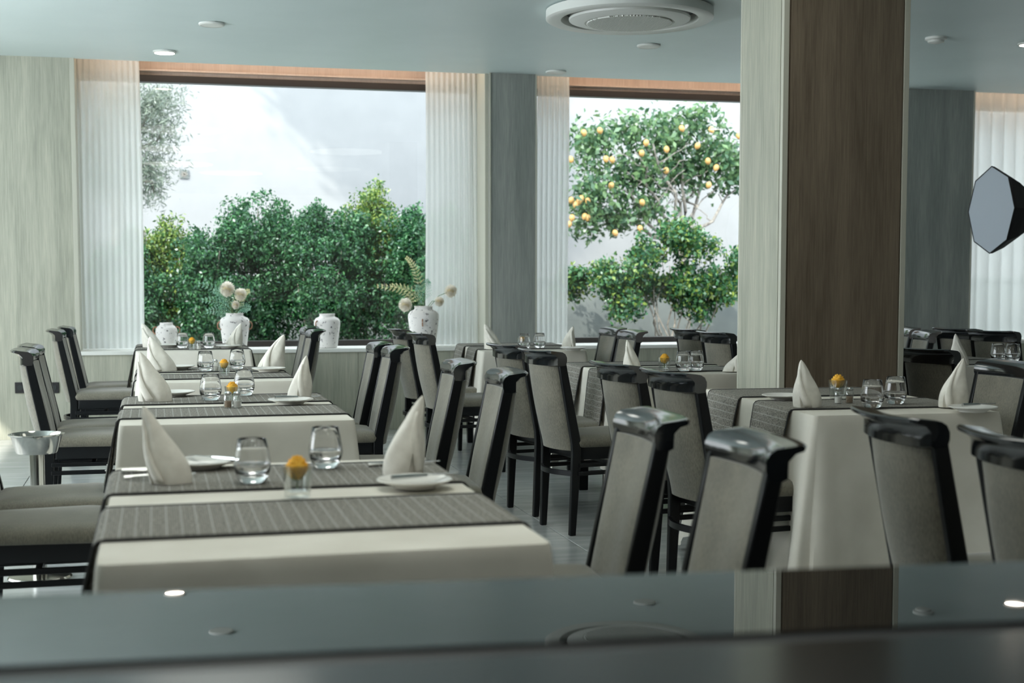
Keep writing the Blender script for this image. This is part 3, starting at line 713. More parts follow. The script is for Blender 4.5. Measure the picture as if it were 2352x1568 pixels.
def rose_glass(u, v, label, glabel, seed, z=RZ_, scale=1.0):
    p = P(u, v, z); r = random.Random(seed)
    def sq(h, a, z_): # rounded square ring
        pts = []
        for k in range(32):
            t = 2*PI*k/32; c, s = math.cos(t), math.sin(t); e = 0.55
            pts.append((a*abs(c)**e*(1 if c > 0 else -1), a*abs(s)**e*(1 if s > 0 else -1), z_))
        return pts
    S = scale
    rings = [sq(0, 0.019*S, 0), sq(0, 0.0225*S, 0.002), sq(0, 0.0275*S, 0.066*S), sq(0, 0.0255*S, 0.066*S), sq(0, 0.0205*S, 0.014*S)]
    hold = MB().loft(rings).build('glass_holder', M['thin'], smooth=True, angle=40, loc=p, rz=0.4)
    tag(hold, glabel, 'glass', 'square glass flower holders')
    t = empty('rose', (p.x, p.y, z+0.018*S), r.random()*6); tag(t, label, 'flower', 'yellow roses on the tables')
    tilt = r.uniform(-0.25, 0.25)
    st = MB().tube([(0, 0, 0), (0.002, 0, 0.02*S), (0, 0, 0.036*S)], 0.0025, 6).build('stem', M['stem'], t)
    # bloom: nested cupped petals
    for ring_, (cnt, r0, h, op, base) in enumerate(((3, 0.006, 0.044, 0.0, 0.0), (4, 0.011, 0.043, 0.001, -0.001), (5, 0.016, 0.040, 0.002, -0.003), (5, 0.0195, 0.034, 0.004, -0.004))):
        for k in range(cnt):
            a0 = 2*PI*k/cnt+ring_*0.7; wv = 2*PI/cnt*0.72; pts = []
            for i in range(7):
                aa = a0+wv*(i/6-0.5)*2*0.75
                for j in range(6):
                    q = j/5; rr = r0*(0.25+0.85*math.sin(PI*(0.08+0.62*q)))+op*0.6*q**4
                    edge = 1-0.10*abs(i/6-0.5)*2*q
                    pts.append((rr*S*math.cos(aa), rr*S*math.sin(aa), (0.024+base+h*q*edge)*S))
            MB().grid(pts, 7, 6).build('petal', M['rose'], t, smooth=True, solid=0.0008, angle=80)
    for k in range(5):
        a = 2*PI*k/5+0.3; c, s = math.cos(a), math.sin(a)
        MB().add([(0.004*c*S, 0.004*s*S, 0.016*S), ((0.013*c-0.0045*s)*S, (0.013*s+0.0045*c)*S, 0.022*S), (0.021*c*S, 0.021*s*S, 0.036*S), ((0.013*c+0.0045*s)*S, (0.013*s-0.0045*c)*S, 0.022*S)],
                 [(0, 1, 2, 3)]).build('sepal', M['green'], t, solid=0.001)
    t.scale = (1.0, 1.0, 1.0)
    return t
def shaker(u, v, fill, label):
    p = P(u, v, RZ_); t = empty('shaker', (p.x, p.y, RZ_)); tag(t, label, 'shaker', 'salt and pepper shakers')
    MB().lathe([(0.001, 0), (0.0145, 0), (0.016, 0.002), (0.016, 0.042), (0.013, 0.048), (0.0105, 0.049)], n=24).build('body', M['thin'], t, smooth=True)
    MB().lathe([(0.001, 0.002), (0.0135, 0.002), (0.0135, 0.026), (0.001, 0.026)], n=20).build('contents', fill, t, smooth=True, angle=40)
    MB().lathe([(0.0135, 0.0485), (0.0145, 0.050), (0.0145, 0.057), (0.010, 0.062), (0.001, 0.063)], n=24).build('cap', M['steel'], t, smooth=True)
    return t
# T1
napkin(393, 1108, 92, 178, -0.66, 'tall napkin before the half-hidden plate on the counter table', 1, 0.75)
napkin(926, 1088, 92, 182, 0.50, 'standing napkin behind the bread plate on the counter table', 2, 0.6)
plate(462, 1074, 'plate half hidden behind the nearest napkin', 2.2, 'butter knife lying across the half-hidden plate')
plate(952, 1118, 'bread plate in full view nearest the counter', 0.35, 'butter knife lying across the plate nearest the counter')
knife(372, 1083, 0.12, 'table knife beside the nearest standing napkin')
fork(366, 1097, 0.15, 'fork beside the nearest standing napkin')
knife(930, 1068, 0.1, 'table knife next to the leaning napkin on the counter table')
tumbler(580, 1108, 'nearest clear tumbler, left of the yellow rose')
tumbler(748, 1074, 'clear tumbler on the counter table behind the yellow rose')
rose_glass(683, 1142, 'nearest yellow rose, blurred, with green sepals', 'square glass holding the nearest yellow rose', 3, scale=1.12)
# T2
napkin(360, 920, 74, 113, -0.50, 'wide standing napkin on the second table, tip leaning to the curtain', 4, 0.7)
napkin(689, 914, 54, 98, 0.30, 'twisted napkin with frayed peak on the second table', 5, 0.6)
plate(398, 909, 'plate behind the wide napkin on the second table')
plate(668, 927, 'plate before the twisted napkin on the second table', 0.2, 'butter knife lying on the plate before the twisted napkin')
tumbler(484, 919, 'clear tumbler on the second table, the one nearer the wide napkin')
tumbler(561, 908, 'clear tumbler on the second table behind the rose')
rose_glass(534, 925, 'yellow rose behind the shakers on the second table', 'square glass behind the shakers on the second table', 6)
shaker(524, 936, M['pepper'], 'pepper shaker on the second table')
shaker(545, 936, M['salt'], 'salt shaker on the second table')
# T3
napkin(373, 851, 64, 78, -0.42, 'slumped standing napkin on the third table', 7, 0.3)
napkin(623, 848, 62, 80, 0.48, 'triangular sail-shaped napkin on the third table', 8, 0.1)
plate(409, 848, 'plate beside the slumped napkin on the third table')
plate(617, 853, 'plate under the sail-shaped napkin on the third table')
tumbler(472, 852, 'clear tumbler on the third table nearer the slumped napkin')
tumbler(545, 847, 'clear tumbler on the third table nearer the sail-shaped napkin')
rose_glass(515, 862, 'fully open yellow rose on the third table', 'square glass holding the rose of the third table', 9)
shaker(494, 852, M['salt'], 'small salt shaker on the third table')
# T4
napkin(352, 797, 44, 55, -0.55, 'standing napkin before the squat vase', 10, 0.3)
napkin(537, 797, 40, 55, 0.42, 'standing napkin before the two-handled flower vase', 11, 0.2)
plate(386, 797, 'plate before the squat vase')
plate(524, 799, 'plate before the two-handled flower vase')
tumbler(419, 799, 'clear tumbler before the squat vase')
tumbler(480, 799, 'clear tumbler between squat vase and flower vase')
rose_glass(441, 802, 'yellow rose between the two farthest tumblers', 'square glass between the two farthest tumblers', 12)
shaker(456, 802, M['salt'], 'salt shaker by the farthest yellow rose')
# R1
napkin(1856, 934, 62, 108, -0.28, 'smooth white napkin standing before the dark column face', 13, 0.8)
napkin(2187, 934, 62, 112, 0.38, 'creased napkin standing by the plate beyond the column', 14, 0.8)
plate(1800, 917, 'plate behind the smooth napkin before the column')
plate(2234, 945, 'plate with a fork beside the creased napkin', 0.3, 'butter knife on the plate beside the creased napkin')
tumbler(2003, 936, 'clear tumbler nearer the smooth napkin on the column table')
tumbler(2056, 927, 'clear tumbler nearer the creased napkin on the column table')
rose_glass(1924, 916, 'orange-yellow rose before the dark column face', 'greenish square glass before the dark column face', 15, scale=1.2)
shaker(1925, 926, M['salt'], 'salt shaker before the column')
shaker(1951, 925, M['pepper'], 'pepper shaker before the column')
# R2
napkin(1455, 856, 40, 76, -0.38, 'standing napkin in front of two chairs at the lemon window', 16, 0.6)
napkin(1688, 852, 54, 44, 0.30, 'napkin half hidden by the pale column side', 17, 0.3)
tumbler(1570, 852, 'clear tumbler beside the rose behind the column')
tumbler(1598, 851, 'clear tumbler farther from the rose behind the column')
rose_glass(1526, 852, 'yellow rose between two black chair rails', 'square glass with the rose between black chair rails', 18, scale=1.1)
# R3
napkin(1134, 801, 42, 58, -0.48, 'standing napkin beside the grey window pillar', 19, 0.2)
napkin(1305, 799, 32, 50, 0.34, 'standing napkin before the narrow curtain', 20, 0.5)
plate(1316, 804, 'plate before the narrow curtain')
tumbler(1204, 801, 'clear tumbler with a rose showing through it')
tumbler(1239, 799, 'clear tumbler nearer the narrow curtain')
rose_glass(1198, 797, 'pale rose seen through a tumbler by the window pillar', 'square glass seen through a tumbler by the window pillar', 21)
# S2
napkin(2203, 840, 40, 74, -0.25, 'standing napkin before the dark chair near the white curtain', 22, 0.8)
tumbler(2292, 830, 'tumbler below the softbox, nearer the napkin')
tumbler(2326, 830, 'tumbler below the softbox, nearer the frame edge')

# ------------------------------------------------------------------ steel bowl stand
p = P(92, 1327, 0)
st = empty('bowl_stand', p); tag(st, 'stainless steel pedestal stand with shallow bowl between chairs', 'stand')
MB().lathe([(0.001, 0), (0.128, 0), (0.130, 0.006), (0.124, 0.014), (0.06, 0.022), (0.001, 0.024)], n=48).build('base', M['brushed'], st, smooth=True)
MB().lathe([(0.030, 0.02), (0.030, 0.53)], n=28, cap0=False, cap1=False).build('pole', M['brushed'], st, smooth=True)
MB().lathe([(0.001, 0.525), (0.080, 0.528), (0.084, 0.535), (0.103, 0.600), (0.112, 0.604), (0.113, 0.608), (0.104, 0.609), (0.098, 0.600), (0.078, 0.540), (0.001, 0.536)], n=48).build('bowl', M['brushed'], st, smooth=True, angle=50)

# ------------------------------------------------------------------ vases and flowers
YV = 11.56
def vase(u, hpx, wpx, prof, label, handles=None):
    p = PY(u, 802, YV); p.z = SILL; D = Vector((p.x, p.y, 0)).dot(Vector((math.sin(YAW), math.cos(YAW), 0)))
    h = hpx*D/F; r = wpx/2*D/F
    t = empty('vase', p); tag(t, label, 'vase', 'speckled vases on the window sill')
    out = [(x*r, z*h) for x, z in prof]; inn = [(max(x*r-0.008, 0.002), z*h) for x, z in reversed(prof[3:])]
    MB().lathe([(0.001, 0)]+out+inn+[(0.001, prof[3][1]*h)], n=40).build('body', M['vase'], t, smooth=True, angle=60)
    if handles:
        for (ang, zz, sc_) in handles:
            a = math.radians(ang); c = Vector((math.cos(a), math.sin(a), 0)); pts = []
            for k in range(20):
                q = 2*PI*k/20; pts.append(c*(r*0.96+0.020*sc_*math.cos(q)+0.004)+Vector((0, 0, zz*h+0.030*sc_*math.sin(q))))
            MB().tube(pts, 0.0055, 8, closed=True).build('handle', M['rope'], t, smooth=True)
    return t, h, r
jar = [(0.50, 0), (0.66, 0.02), (0.86, 0.3), (0.97, 0.55), (1.0, 0.68), (0.93, 0.80), (0.74, 0.88), (0.60, 0.91), (0.58, 0.98), (0.61, 1.0)]
tall = [(0.62, 0), (0.74, 0.01), (0.80, 0.10), (0.93, 0.5), (1.0, 0.70), (0.98, 0.80), (0.85, 0.87), (0.64, 0.905), (0.58, 0.93), (0.58, 0.985), (0.61, 1.0)]
v1 = vase(383, 62, 50, jar, 'squat speckled vase nearest the gathered curtain', ((190, 0.72, 0.9), (-8, 0.72, 0.9)))
v2 = vase(540, 82, 68, tall, 'speckled vase with two rope handles and flowers', ((190, 0.66, 1.0), (-10, 0.66, 1.0)))
v3 = vase(752, 78, 60, tall, 'speckled empty vase without flowers, behind chair tops', ((215, 0.70, 0.9), (35, 0.7, 0.9)))
v4 = vase(973, 93, 71, tall, 'largest speckled vase with rope ring facing the room', ((-104, 0.60, 0.9), (76, 0.60, 0.9)))
def flower(base, u, v, rad, label, seed, y=YV-0.05):
    rad *= 1.12
    tip = PY(u, v, y); r = random.Random(seed)
    t = empty('dahlia', base); tag(t, label, 'flower')
    mid = (Vector(base)+tip)/2+Vector((0, 0, 0.03))
    b = Vector(base)
    MB().tube([(0, 0, -0.02), mid-b, tip-b], 0.003, 6).build('stem', M['stem'], t)
    mb = MB(); ax = Vector((r.uniform(-0.3, 0.3), -1, 0.35)).normalized()
    for k in range(170):
        zz = 1-1.55*(k+0.5)/170; ph = k*2.39996; s = math.sqrt(max(0, 1-zz*zz))
        d = Vector((s*math.cos(ph), s*math.sin(ph), zz)); d = ax.to_track_quat('Z', 'Y') @ d
        L_ = rad*(0.85+0.15*r.random()); wv = rad*0.17; sd = d.cross(Vector((0.3, 0.2, 1))).normalized()*wv; c = tip-b
        up = d.cross(sd).normalized()*wv*0.6
        mb.add([c+d*L_*0.45, c+d*L_*0.8+sd+up*0.3, c+d*L_*1.02+up, c+d*L_*0.8-sd+up*0.3], [(0, 1, 2, 3)])
    o = mb.build('petals', M['petal_white'], t, kind='stuff')
    MB().sphere(tip-b, rad*0.5, 10, 7).build('heart', M['petal_core'], t, smooth=True)
    return t
def frond(base, u, v, label, seed, mat='fern', w=0.055, y=YV-0.02, n=16, name='fern_frond', droop=0.05):
    n = int(n*0.68)
    tip = PY(u, v, y); b = Vector(base); e = tip-b; r = random.Random(seed)
    t = empty(name, base); tag(t, label, 'foliage' if mat == 'fern' else 'flower')
    P0 = Vector((0, 0, -0.02)); P1 = Vector((e.x*0.25, e.y*0.25, e.z*0.75+droop)); P2 = e
    def bz(q): return P0*(1-q)**2+P1*2*q*(1-q)+P2*q*q
    MB().tube([bz(k/10) for k in range(11)], [0.0028-0.0002*k for k in range(11)], 6).build('stem', M['stem'], t)
    mb = MB()
    for k in range(n):
        q = 0.22+0.78*k/n; c = bz(q); tg = (bz(min(q+0.02, 1))-bz(q-0.02)).normalized(); sd = tg.cross(Vector((0.1, -1, 0.2))).normalized()
        ln = w*(1.05-q)*1.5+0.010
        for s in (-1, 1):
            dd = (sd*s+tg*0.55+Vector((0, r.uniform(-0.3, 0.3), r.uniform(-0.1, 0.1)))).normalized()
            for m_ in range(5):
                cc = c+dd*ln*(m_+0.6)/5; lw = 0.0065
                for s2 in (-1, 1):
                    o2 = (dd.cross(Vector((0, -1, 0))).normalized()*s2+dd*0.6).normalized()*0.0105*(1-m_*0.12); pr = o2.cross(Vector((0, -1, 0.2))).normalized()*lw*0.45
                    mb.add([cc, cc+o2*0.5+pr, cc+o2, cc+o2*0.5-pr], [(0, 1, 2, 3)])
    mb.build('leaflets', M[mat], t, kind='stuff')
    return t
def vtop(vz): t, h, r = vz; return Vector((t.location.x, t.location.y, SILL+h-0.015))
b2 = vtop(v2)
flower(b2+Vector((-0.02, 0, 0)), 522, 664, 0.062, 'large cream dahlia, highest in the two-handled vase', 1)
flower(b2+Vector((0.015, 0, 0)), 552, 676, 0.052, 'cream dahlia beside the larger one in the two-handled vase', 2)
flower(b2+Vector((0.02, 0.02, 0)), 541, 700, 0.034, 'small cream bloom at the neck of the two-handled vase', 8)
for k, (u, v, lb) in enumerate(((449, 652, 'longest fern frond reaching from the two-handled vase to the curtain'), (458, 690, 'fern frond drooping low beside the two-handled vase'), (487, 668, 'upright fern frond behind the highest cream dahlia'), (577, 708, 'short fern frond bending down the far side of the two-handled vase'), (470, 716, 'lowest fern frond over the shoulder of the two-handled vase'))):
    frond(b2, u, v, lb, k, w=0.06)
frond(b2, 575, 668, 'pale yellow flower sprig beside the cream dahlias', 9, mat='petal_yellow', w=0.04, name='yellow_sprig')
b4 = vtop(v4)
flower(b4+Vector((-0.02, 0, 0)), 931, 700, 0.058, 'cream dahlia hanging beside the largest vase neck', 3)
flower(b4+Vector((0.03, 0, 0)), 1035, 668, 0.055, 'cream dahlia set highest, against the gathered curtain', 4)
flower(b4+Vector((0.015, 0, 0)), 1009, 692, 0.042, 'small cream dahlia below the highest one on the curtain', 5)
frond(b4, 931, 590, 'tall yellow flower spike rising from the largest vase', 11, mat='petal_yellow', w=0.04, name='flower_spike', n=20)
frond(b4, 858, 657, 'pale yellow branch reaching out sideways from the largest vase', 12, mat='petal_yellow', w=0.045, name='flower_branch', n=18)
frond(b4, 893, 655, 'short yellow branch inside the long one at the largest vase', 15, mat='petal_yellow', w=0.045, name='flower_branch', n=14)
frond(b4, 985, 645, 'feathery fern frond standing upright in the largest vase', 13, w=0.055)
frond(b4, 955, 660, 'feathery fern frond behind the dahlias of the largest vase', 14, w=0.055)

# ------------------------------------------------------------------ octagonal softbox on a stand
ct = PD(2276, 482, 10.7)
nrm = Vector((-1.0, 0.05, 0.04)).normalized()
side = Vector((0, 0, 1)).cross(nrm).normalized()
sb = empty('octagonal_softbox', ct); tag(sb, 'octagonal photo softbox with grey-white front and black back, before the curtain', 'softbox')
Rb = 0.328
def octp(rad, back): return [(side*rad*math.sin(2*PI*k/8)+Vector((0, 0, 1))*rad*math.cos(2*PI*k/8)-nrm*back) for k in range(8)]
MB().loft([octp(Rb, 0.0), octp(Rb, 0.006)]).build('diffuser', M['diffuser'], sb)
MB().loft([octp(Rb+0.004, 0.0), octp(Rb+0.004, 0.02), octp(Rb*0.86, 0.12), octp(Rb*0.6, 0.24), octp(0.06, 0.37)], cap0=False).build('back_shell', M['black_cloth'], sb)
for k in range(8):
    a, b = octp(Rb+0.004, -0.001)[k], octp(Rb+0.004, -0.001)[(k+1) % 8]
    MB().tube([a, b], 0.004, 6).build('edge_piping', M['black_cloth'], sb)
MB().box(-nrm*0.44, (0.11, 0.11, 0.11), rz=math.atan2(nrm.y, nrm.x)).build('lamp_head', M['black'], sb, bevel=0.01)
sp = ct-nrm*0.44
ls = empty('light_stand', (sp.x, sp.y, 0)); tag(ls, 'black tripod light stand carrying the octagonal softbox', 'light stand')
MB().tube([(0, 0, 0.1), (0, 0, 0.9)], 0.014, 12).build('lower_pole', M['black'], ls); MB().tube([(0, 0, 0.9), (0, 0, sp.z-0.056)], 0.010, 12).build('upper_pole', M['black'], ls)
for k in range(3):
    a = 2*PI*k/3+0.5; MB().tube([(0, 0, 0.55), (0.36*math.cos(a), 0.36*math.sin(a), 0.012)], 0.009, 8).build('leg', M['black'], ls)
    MB().tube([(0, 0, 0.2), (0.20*math.cos(a), 0.20*math.sin(a), 0.26)], 0.005, 8).build('brace', M['black'], ls)

# ------------------------------------------------------------------ glossy counter in the foreground
CZ = 0.885
def pc(u, v): q = P(u, v, CZ); return (q.x, q.y)
fl_, fr_ = pc(-250, 1377), pc(2600, 1280); sl_, sr_ = pc(-250, 1538), pc(2600, 1424); s2l, s2r = pc(-250, 1572), pc(2600, 1446)
def ext(a, b, kl=0.35, kr=1.1): # the counter runs on past both frame edges
    dx, dy = b[0]-a[0], b[1]-a[1]; return (a[0]-dx*kl, a[1]-dy*kl), (b[0]+dx*kr, b[1]+dy*kr)
fl_, fr_ = ext(fl_, fr_); sl_, sr_ = ext(sl_, sr_); s2l, s2r = ext(s2l, s2r)
sr_ = (fr_[0], sr_[1]); s2r = (fr_[0], s2r[1]); sl_ = (fl_[0], sl_[1]); s2l = (fl_[0], s2l[1])
nl, nr = (fl_[0], fl_[1]-1.0), (fr_[0], fr_[1]-1.0)
def slab(a, b, c, d, z0, z1):
    return MB().add([(a[0], a[1], z0), (b[0], b[1], z0), (c[0], c[1], z0), (d[0], d[1], z0), (a[0], a[1], z1), (b[0], b[1], z1), (c[0], c[1], z1), (d[0], d[1], z1)],
                    [(3, 2, 1, 0), (4, 5, 6, 7), (0, 1, 5, 4), (1, 2, 6, 5), (2, 3, 7, 6), (3, 0, 4, 7)])
ctr = empty('buffet_counter', ((fl_[0]+fr_[0])/2, (fl_[1]+fr_[1])/2-0.4, 0)); tag(ctr, 'glossy black glass buffet counter in the foreground mirroring ceiling and column', 'counter')
def put(o): o.location = -ctr.location; return o
put(slab(sl_, sr_, fr_, fl_, CZ-0.03, CZ).build('rear_glass_top', M['counter'], ctr))
put(slab(s2l, s2r, sr_, sl_, CZ-0.03, CZ-0.004).build('dark_seam', M['black'], ctr))
put(slab(nl, nr, s2r, s2l, CZ-0.03, CZ).build('front_glass_top', M['counter2'], ctr))
put(slab((nl[0]+0.05, nl[1]+0.05), (nr[0]-0.05, nr[1]+0.05), (fr_[0]-0.05, fr_[1]-0.05), (fl_[0]+0.05, fl_[1]-0.05), 0.0, CZ-0.03).build('cabinet', M['wood'], ctr))

# ------------------------------------------------------------------ garden
struct('ground', MB().bbox((-30, YG+0.12, -0.3), (40, 60, -0.05)), M['soil'])
M['bounce_ground'] = noise_mat('pale_bounce_ground', (0.50, 0.50, 0.46), (0.58, 0.57, 0.53), nscale=4, rough=0.8)  # unseen pale ground added to bounce daylight up to the ceiling
struct('bounce_floor', MB().bbox((-12, YG+0.2, -0.05), (20, 14.1, -0.01)), M['bounce_ground'])
struct('wall_house', MB().bbox((-25, 20.0, -0.1), (35, 20.4, 9)), M['house'])
lw = struct('wall_garden', MB().bbox((-12, 16.2, -0.1), (20, 16.4, 1.22)), M['lowwall'])
MB().bbox((-12, 16.17, 1.22), (20, 16.43, 1.27)).build('coping', M['lowwall'], lw)
c = PY(423, 400, 19.99); o = empty('wall_vent', (c.x, 20.0, c.z)); tag(o, 'small square star-pattern vent on the white house wall', 'vent')
MB().bbox((-0.06, -0.02, -0.06), (0.06, 0, 0.06)).build('frame', M['lowwall'], o, bevel=0.004)
mb = MB()
for k in range(4): mb.box((0, -0.022, 0), (0.10, 0.01, 0.012), M=Matrix.Rotation(PI*k/4, 3, 'Y'))
mb.build('star', M['bark'], o)

def leaves_mesh(name, pts, nrm_, size, mat, parent, aspect=0.5, kind='stuff'):
    n = len(pts); d = rng.normal(size=(n, 3)); d[:, 2] -= 0.3; d /= np.linalg.norm(d, axis=1)[:, None]
    nn = nrm_+0.8*rng.normal(size=(n, 3)); s = np.cross(d, nn); s /= np.linalg.norm(s, axis=1)[:, None]+1e-9
    L = size*rng.uniform(0.6, 1.3, n)[:, None]; W = L*aspect
    nz = np.cross(s, d)
    v = np.stack([pts, pts+d*L*0.5+s*W*0.5+nz*L*0.06, pts+d*L-nz*L*0.08, pts+d*L*0.5-s*W*0.5+nz*L*0.06], 1).reshape(-1, 3)
    me = bpy.data.meshes.new(name); me.vertices.add(4*n); me.vertices.foreach_set('co', v.ravel().astype(np.float32))
    me.loops.add(4*n); me.loops.foreach_set('vertex_index', np.arange(4*n, dtype=np.int32))
    me.polygons.add(n); me.polygons.foreach_set('loop_start', np.arange(0, 4*n, 4, dtype=np.int32)); me.polygons.foreach_set('loop_total', np.full(n, 4, dtype=np.int32))
    me.update(); me.validate(); me.materials.append(mat)
    o = bpy.data.objects.new(name, me); sc.collection.objects.link(o); o.parent = parent
    if kind: o['kind'] = kind
    return o
def blob_points(blobs, n, sprig=7, spread=0.05, shell=0.35):
    """blobs: (center, (rx,ry,rz)); leaves gathered in small sprigs through the outer shell"""
    vol = np.array([b[1][0]*b[1][2] for b in blobs]); vol = vol/vol.sum(); pts = []; nn = []
    for (c, r), k in zip(blobs, (vol*n/sprig).astype(int)+1):
        d = rng.normal(size=(k, 3)); d /= np.linalg.norm(d, axis=1)[:, None]
        rad = 1-shell*rng.random(k)**1.4; rad *= (1+0.10*np.sin(d[:, 0]*7+c[0]*3)*np.cos(d[:, 2]*6))
        q = np.array(c)+d*np.array(r)*rad[:, None]
        q = np.repeat(q, sprig, 0)+rng.normal(size=(k*sprig, 3))*spread; pts.append(q); nn.append(np.repeat(d, sprig, 0))
    return np.concatenate(pts), np.concatenate(nn)
def branch(mb, a, b, r0, r1, wob=0.06, n=6):
    a, b = Vector(a), Vector(b); pts = []; rr = []
    for k in range(n+1):
        q = k/n; pts.append(a.lerp(b, q)+Vector((random.uniform(-1, 1), random.uniform(-1, 1), random.uniform(-1, 1)))*wob*math.sin(PI*q)); rr.append(r0+(r1-r0)*q)
    mb.tube(pts, rr, 7); return pts
M['hedge'] = leaf_mat('hedge_leaves', (0.010, 0.055, 0.026), (0.065, 0.190, 0.070))
M['hedge_y'] = leaf_mat('sunlit_hedge_leaves', (0.035, 0.105, 0.028), (0.20, 0.27, 0.05))  # hedge leaf colour with the sun's yellow put in
M['lemonleaf'] = leaf_mat('lemon_leaves', (0.04, 0.10, 0.05), (0.13, 0.22, 0.09))
M['oliveleaf'] = leaf_mat('olive_leaves', (0.08, 0.11, 0.085), (0.20, 0.235, 0.18))
# hedge shrubs (one per crown), u, top v, half width px
HB = [(300, 520, 90, 'h'), (378, 478, 75, 'y'), (465, 505, 70, 'h'), (545, 440, 78, 'h'), (635, 412, 78, 'h'), (722, 440, 72, 'h'), (800, 440, 72, 'h'), (862, 398, 80, 'y'), (945, 440, 80, 'h'), (1020, 430, 80, 'h')]
HL = ['hedge shrub hidden mostly behind the first curtain', 'hedge shrub in the sunlit yellow tint under the olive foliage', 'low dark hedge shrub behind the first fern', 'hedge shrub rising to a soft point above the flower vase',
      'hedge shrub with a ragged upright tip, mid window', 'hedge shrub between the two middle peaks', 'dark hedge shrub behind the empty vase', 'tallest hedge shrub with pale leaf tips', 'hedge shrub behind the tall flower spike', 'hedge shrub seen through the second curtain']
for k, (u, v, hwp, kd) in enumerate(HB):
    Yh = 14.6+0.25*math.sin(k*2.1); top = PY(u, v, Yh); ppm = F/(top.y/math.cos(0.1)); hr = hwp/F*top.y*1.06
    o = empty('hedge_shrub', (top.x, Yh, -0.05)); tag(o, HL[k], 'shrub', 'hedge shrubs beyond the window')
    H0 = top.z+0.05
    bl = []
    env = [((0, 0, H0*0.30), (hr*1.15, 0.40, H0*0.34)), ((hr*0.2, -0.05, H0*0.58), (hr*1.0, 0.38, H0*0.24)), ((-hr*0.15, 0, H0*0.76), (hr*0.62, 0.28, H0*0.16))]
    for (ec, er), cnt in zip(env, (34, 26, 12)):
        for q in range(cnt):
            d = rng.normal(size=3); d /= np.linalg.norm(d); d[1] = -abs(d[1])*0.9 if rng.random() < 0.75 else d[1]
            rr = rng.uniform(0.62, 1.0); cr_ = rng.uniform(0.10, 0.20)
            bl.append((tuple(np.array(ec)+d*np.array(er)*rr), (cr_*1.15, cr_, cr_)))
    for q in range(5):
        x = rng.uniform(-0.7, 0.7)*hr; tz = H0*(0.97-0.30*abs(x/hr)-0.05*q*0.3)
        for m_ in range(4): bl.append(((x+rng.uniform(-0.04, 0.04), rng.uniform(-0.1, 0.1), tz-0.10*m_), (0.05+0.028*m_, 0.06+0.02*m_, 0.085)))
    pts, nn = blob_points(bl, 17000, 6, 0.022, 0.6)
    p2, n2 = blob_points(bl[-20:], 2600, 6, 0.03, 0.9); pts = np.concatenate([pts, p2]); nn = np.concatenate([nn, n2])
    leaves_mesh('foliage', pts, nn, 0.042, M['hedge_y' if kd == 'y' else 'hedge'], o, 0.5)
    sm = MB()
    for q in range(5): branch(sm, (random.uniform(-0.1, 0.1), 0, 0), (random.uniform(-hr, hr)*0.8, random.uniform(-0.2, 0.2), H0*random.uniform(0.55, 0.9)), 0.018, 0.005)
    sm.build('stems', M['bark'], o, kind='stuff')
# climbing shrub before the garden wall, right window
Ys = 15.3; c0 = PY(1545, 640, Ys)
o = empty('climbing_shrub', (c0.x, Ys, -0.05)); tag(o, 'leafy shrub with bare twisting stems in front of the grey garden wall', 'shrub')
def rel(u, v, Y, org): q = PY(u, v, Y); return (q.x-org[0], q.y-org[1], q.z-org[2])
org = (c0.x, Ys, -0.05); pm = Ys*1.02/F
bl = [(rel(u, v, Ys+dy, org), (a*pm, 0.28, b*pm)) for u, v, a, b, dy in ((1540, 585, 95, 65, 0), (1470, 620, 75, 50, -0.1), (1620, 620, 80, 62, 0), (1560, 545, 42, 28, 0), (1430, 690, 28, 50, -0.1), (1650, 690, 45, 45, 0), (1520, 670, 60, 40, 0.1), (1400, 640, 45, 32, 0), (1590, 680, 50, 40, 0), (1320, 650, 35, 28, 0.3), (1715, 620, 60, 60, 0.1))]
b2_ = []
for bc, br in bl:
    for q in range(9):
        d = rng.normal(size=3); d /= np.linalg.norm(d); b2_.append((tuple(np.array(bc)+d*np.array(br)*rng.uniform(0.5, 0.95)), (rng.uniform(0.08, 0.17),)*3))
pts, nn = blob_points(b2_, 15000, 6, 0.03, 0.7); sel = rng.random(len(pts)) < 0.62
leaves_mesh('foliage', pts[sel], nn[sel], 0.06, M['hedge'], o, 0.55); leaves_mesh('sunlit_tint_foliage', pts[~sel], nn[~sel], 0.06, M['hedge_y'], o, 0.55)['label'] = 'leaves in the sunlit yellow-green tint'  # some of the leaves carry sunlight in their colour
sm = MB()
for q in range(12): branch(sm, (rel(1545+q*6-30, 800, Ys, org)[0], 0, 0), rel(1470+q*17, 600+10*(q % 3), Ys, org), 0.016, 0.006, 0.12)
sm.build('stems', M['bark'], o, kind='stuff')
# lemon tree
Yl = 18.0; c0 = PY(1565, 640, Yl); org = (c0.x, Yl, -0.05)
o = empty('lemon_tree', org); tag(o, 'lemon tree with ripe fruit and pale bare boughs outside the window', 'tree'); pm = Yl*1.03/F
bl = [(rel(u, v, Yl+dy, org), (a*pm, 0.45, b*pm)) for u, v, a, b, dy in ((1360, 330, 55, 60, 0), (1370, 450, 70, 70, -0.2), (1460, 400, 80, 70, 0), (1440, 300, 60, 40, 0.2), (1540, 310, 90, 55, 0), (1560, 395, 80, 55, 0.2), (1640, 350, 60, 65, 0), (1480, 480, 60, 32, 0), (1420, 505, 50, 32, -0.1), (1345, 510, 40, 35, 0), (1670, 400, 45, 45, 0), (1600, 270, 50, 30, 0), (1730, 380, 60, 60, 0))]
pts, nn = blob_points(bl, 6800, 6, 0.075, 0.85)
leaves_mesh('foliage', pts, nn, 0.10, M['lemonleaf'], o, 0.52)
mb = MB(); base = rel(1570, 560, Yl, org)
branch(mb, (0, 0, 0), base, 0.085, 0.07, 0.03)
ends = [(1490, 485), (1420, 430), (1540, 400), (1500, 330), (1600, 420), (1640, 330), (1690, 435), (1375, 480), (1570, 300), (1460, 350)]
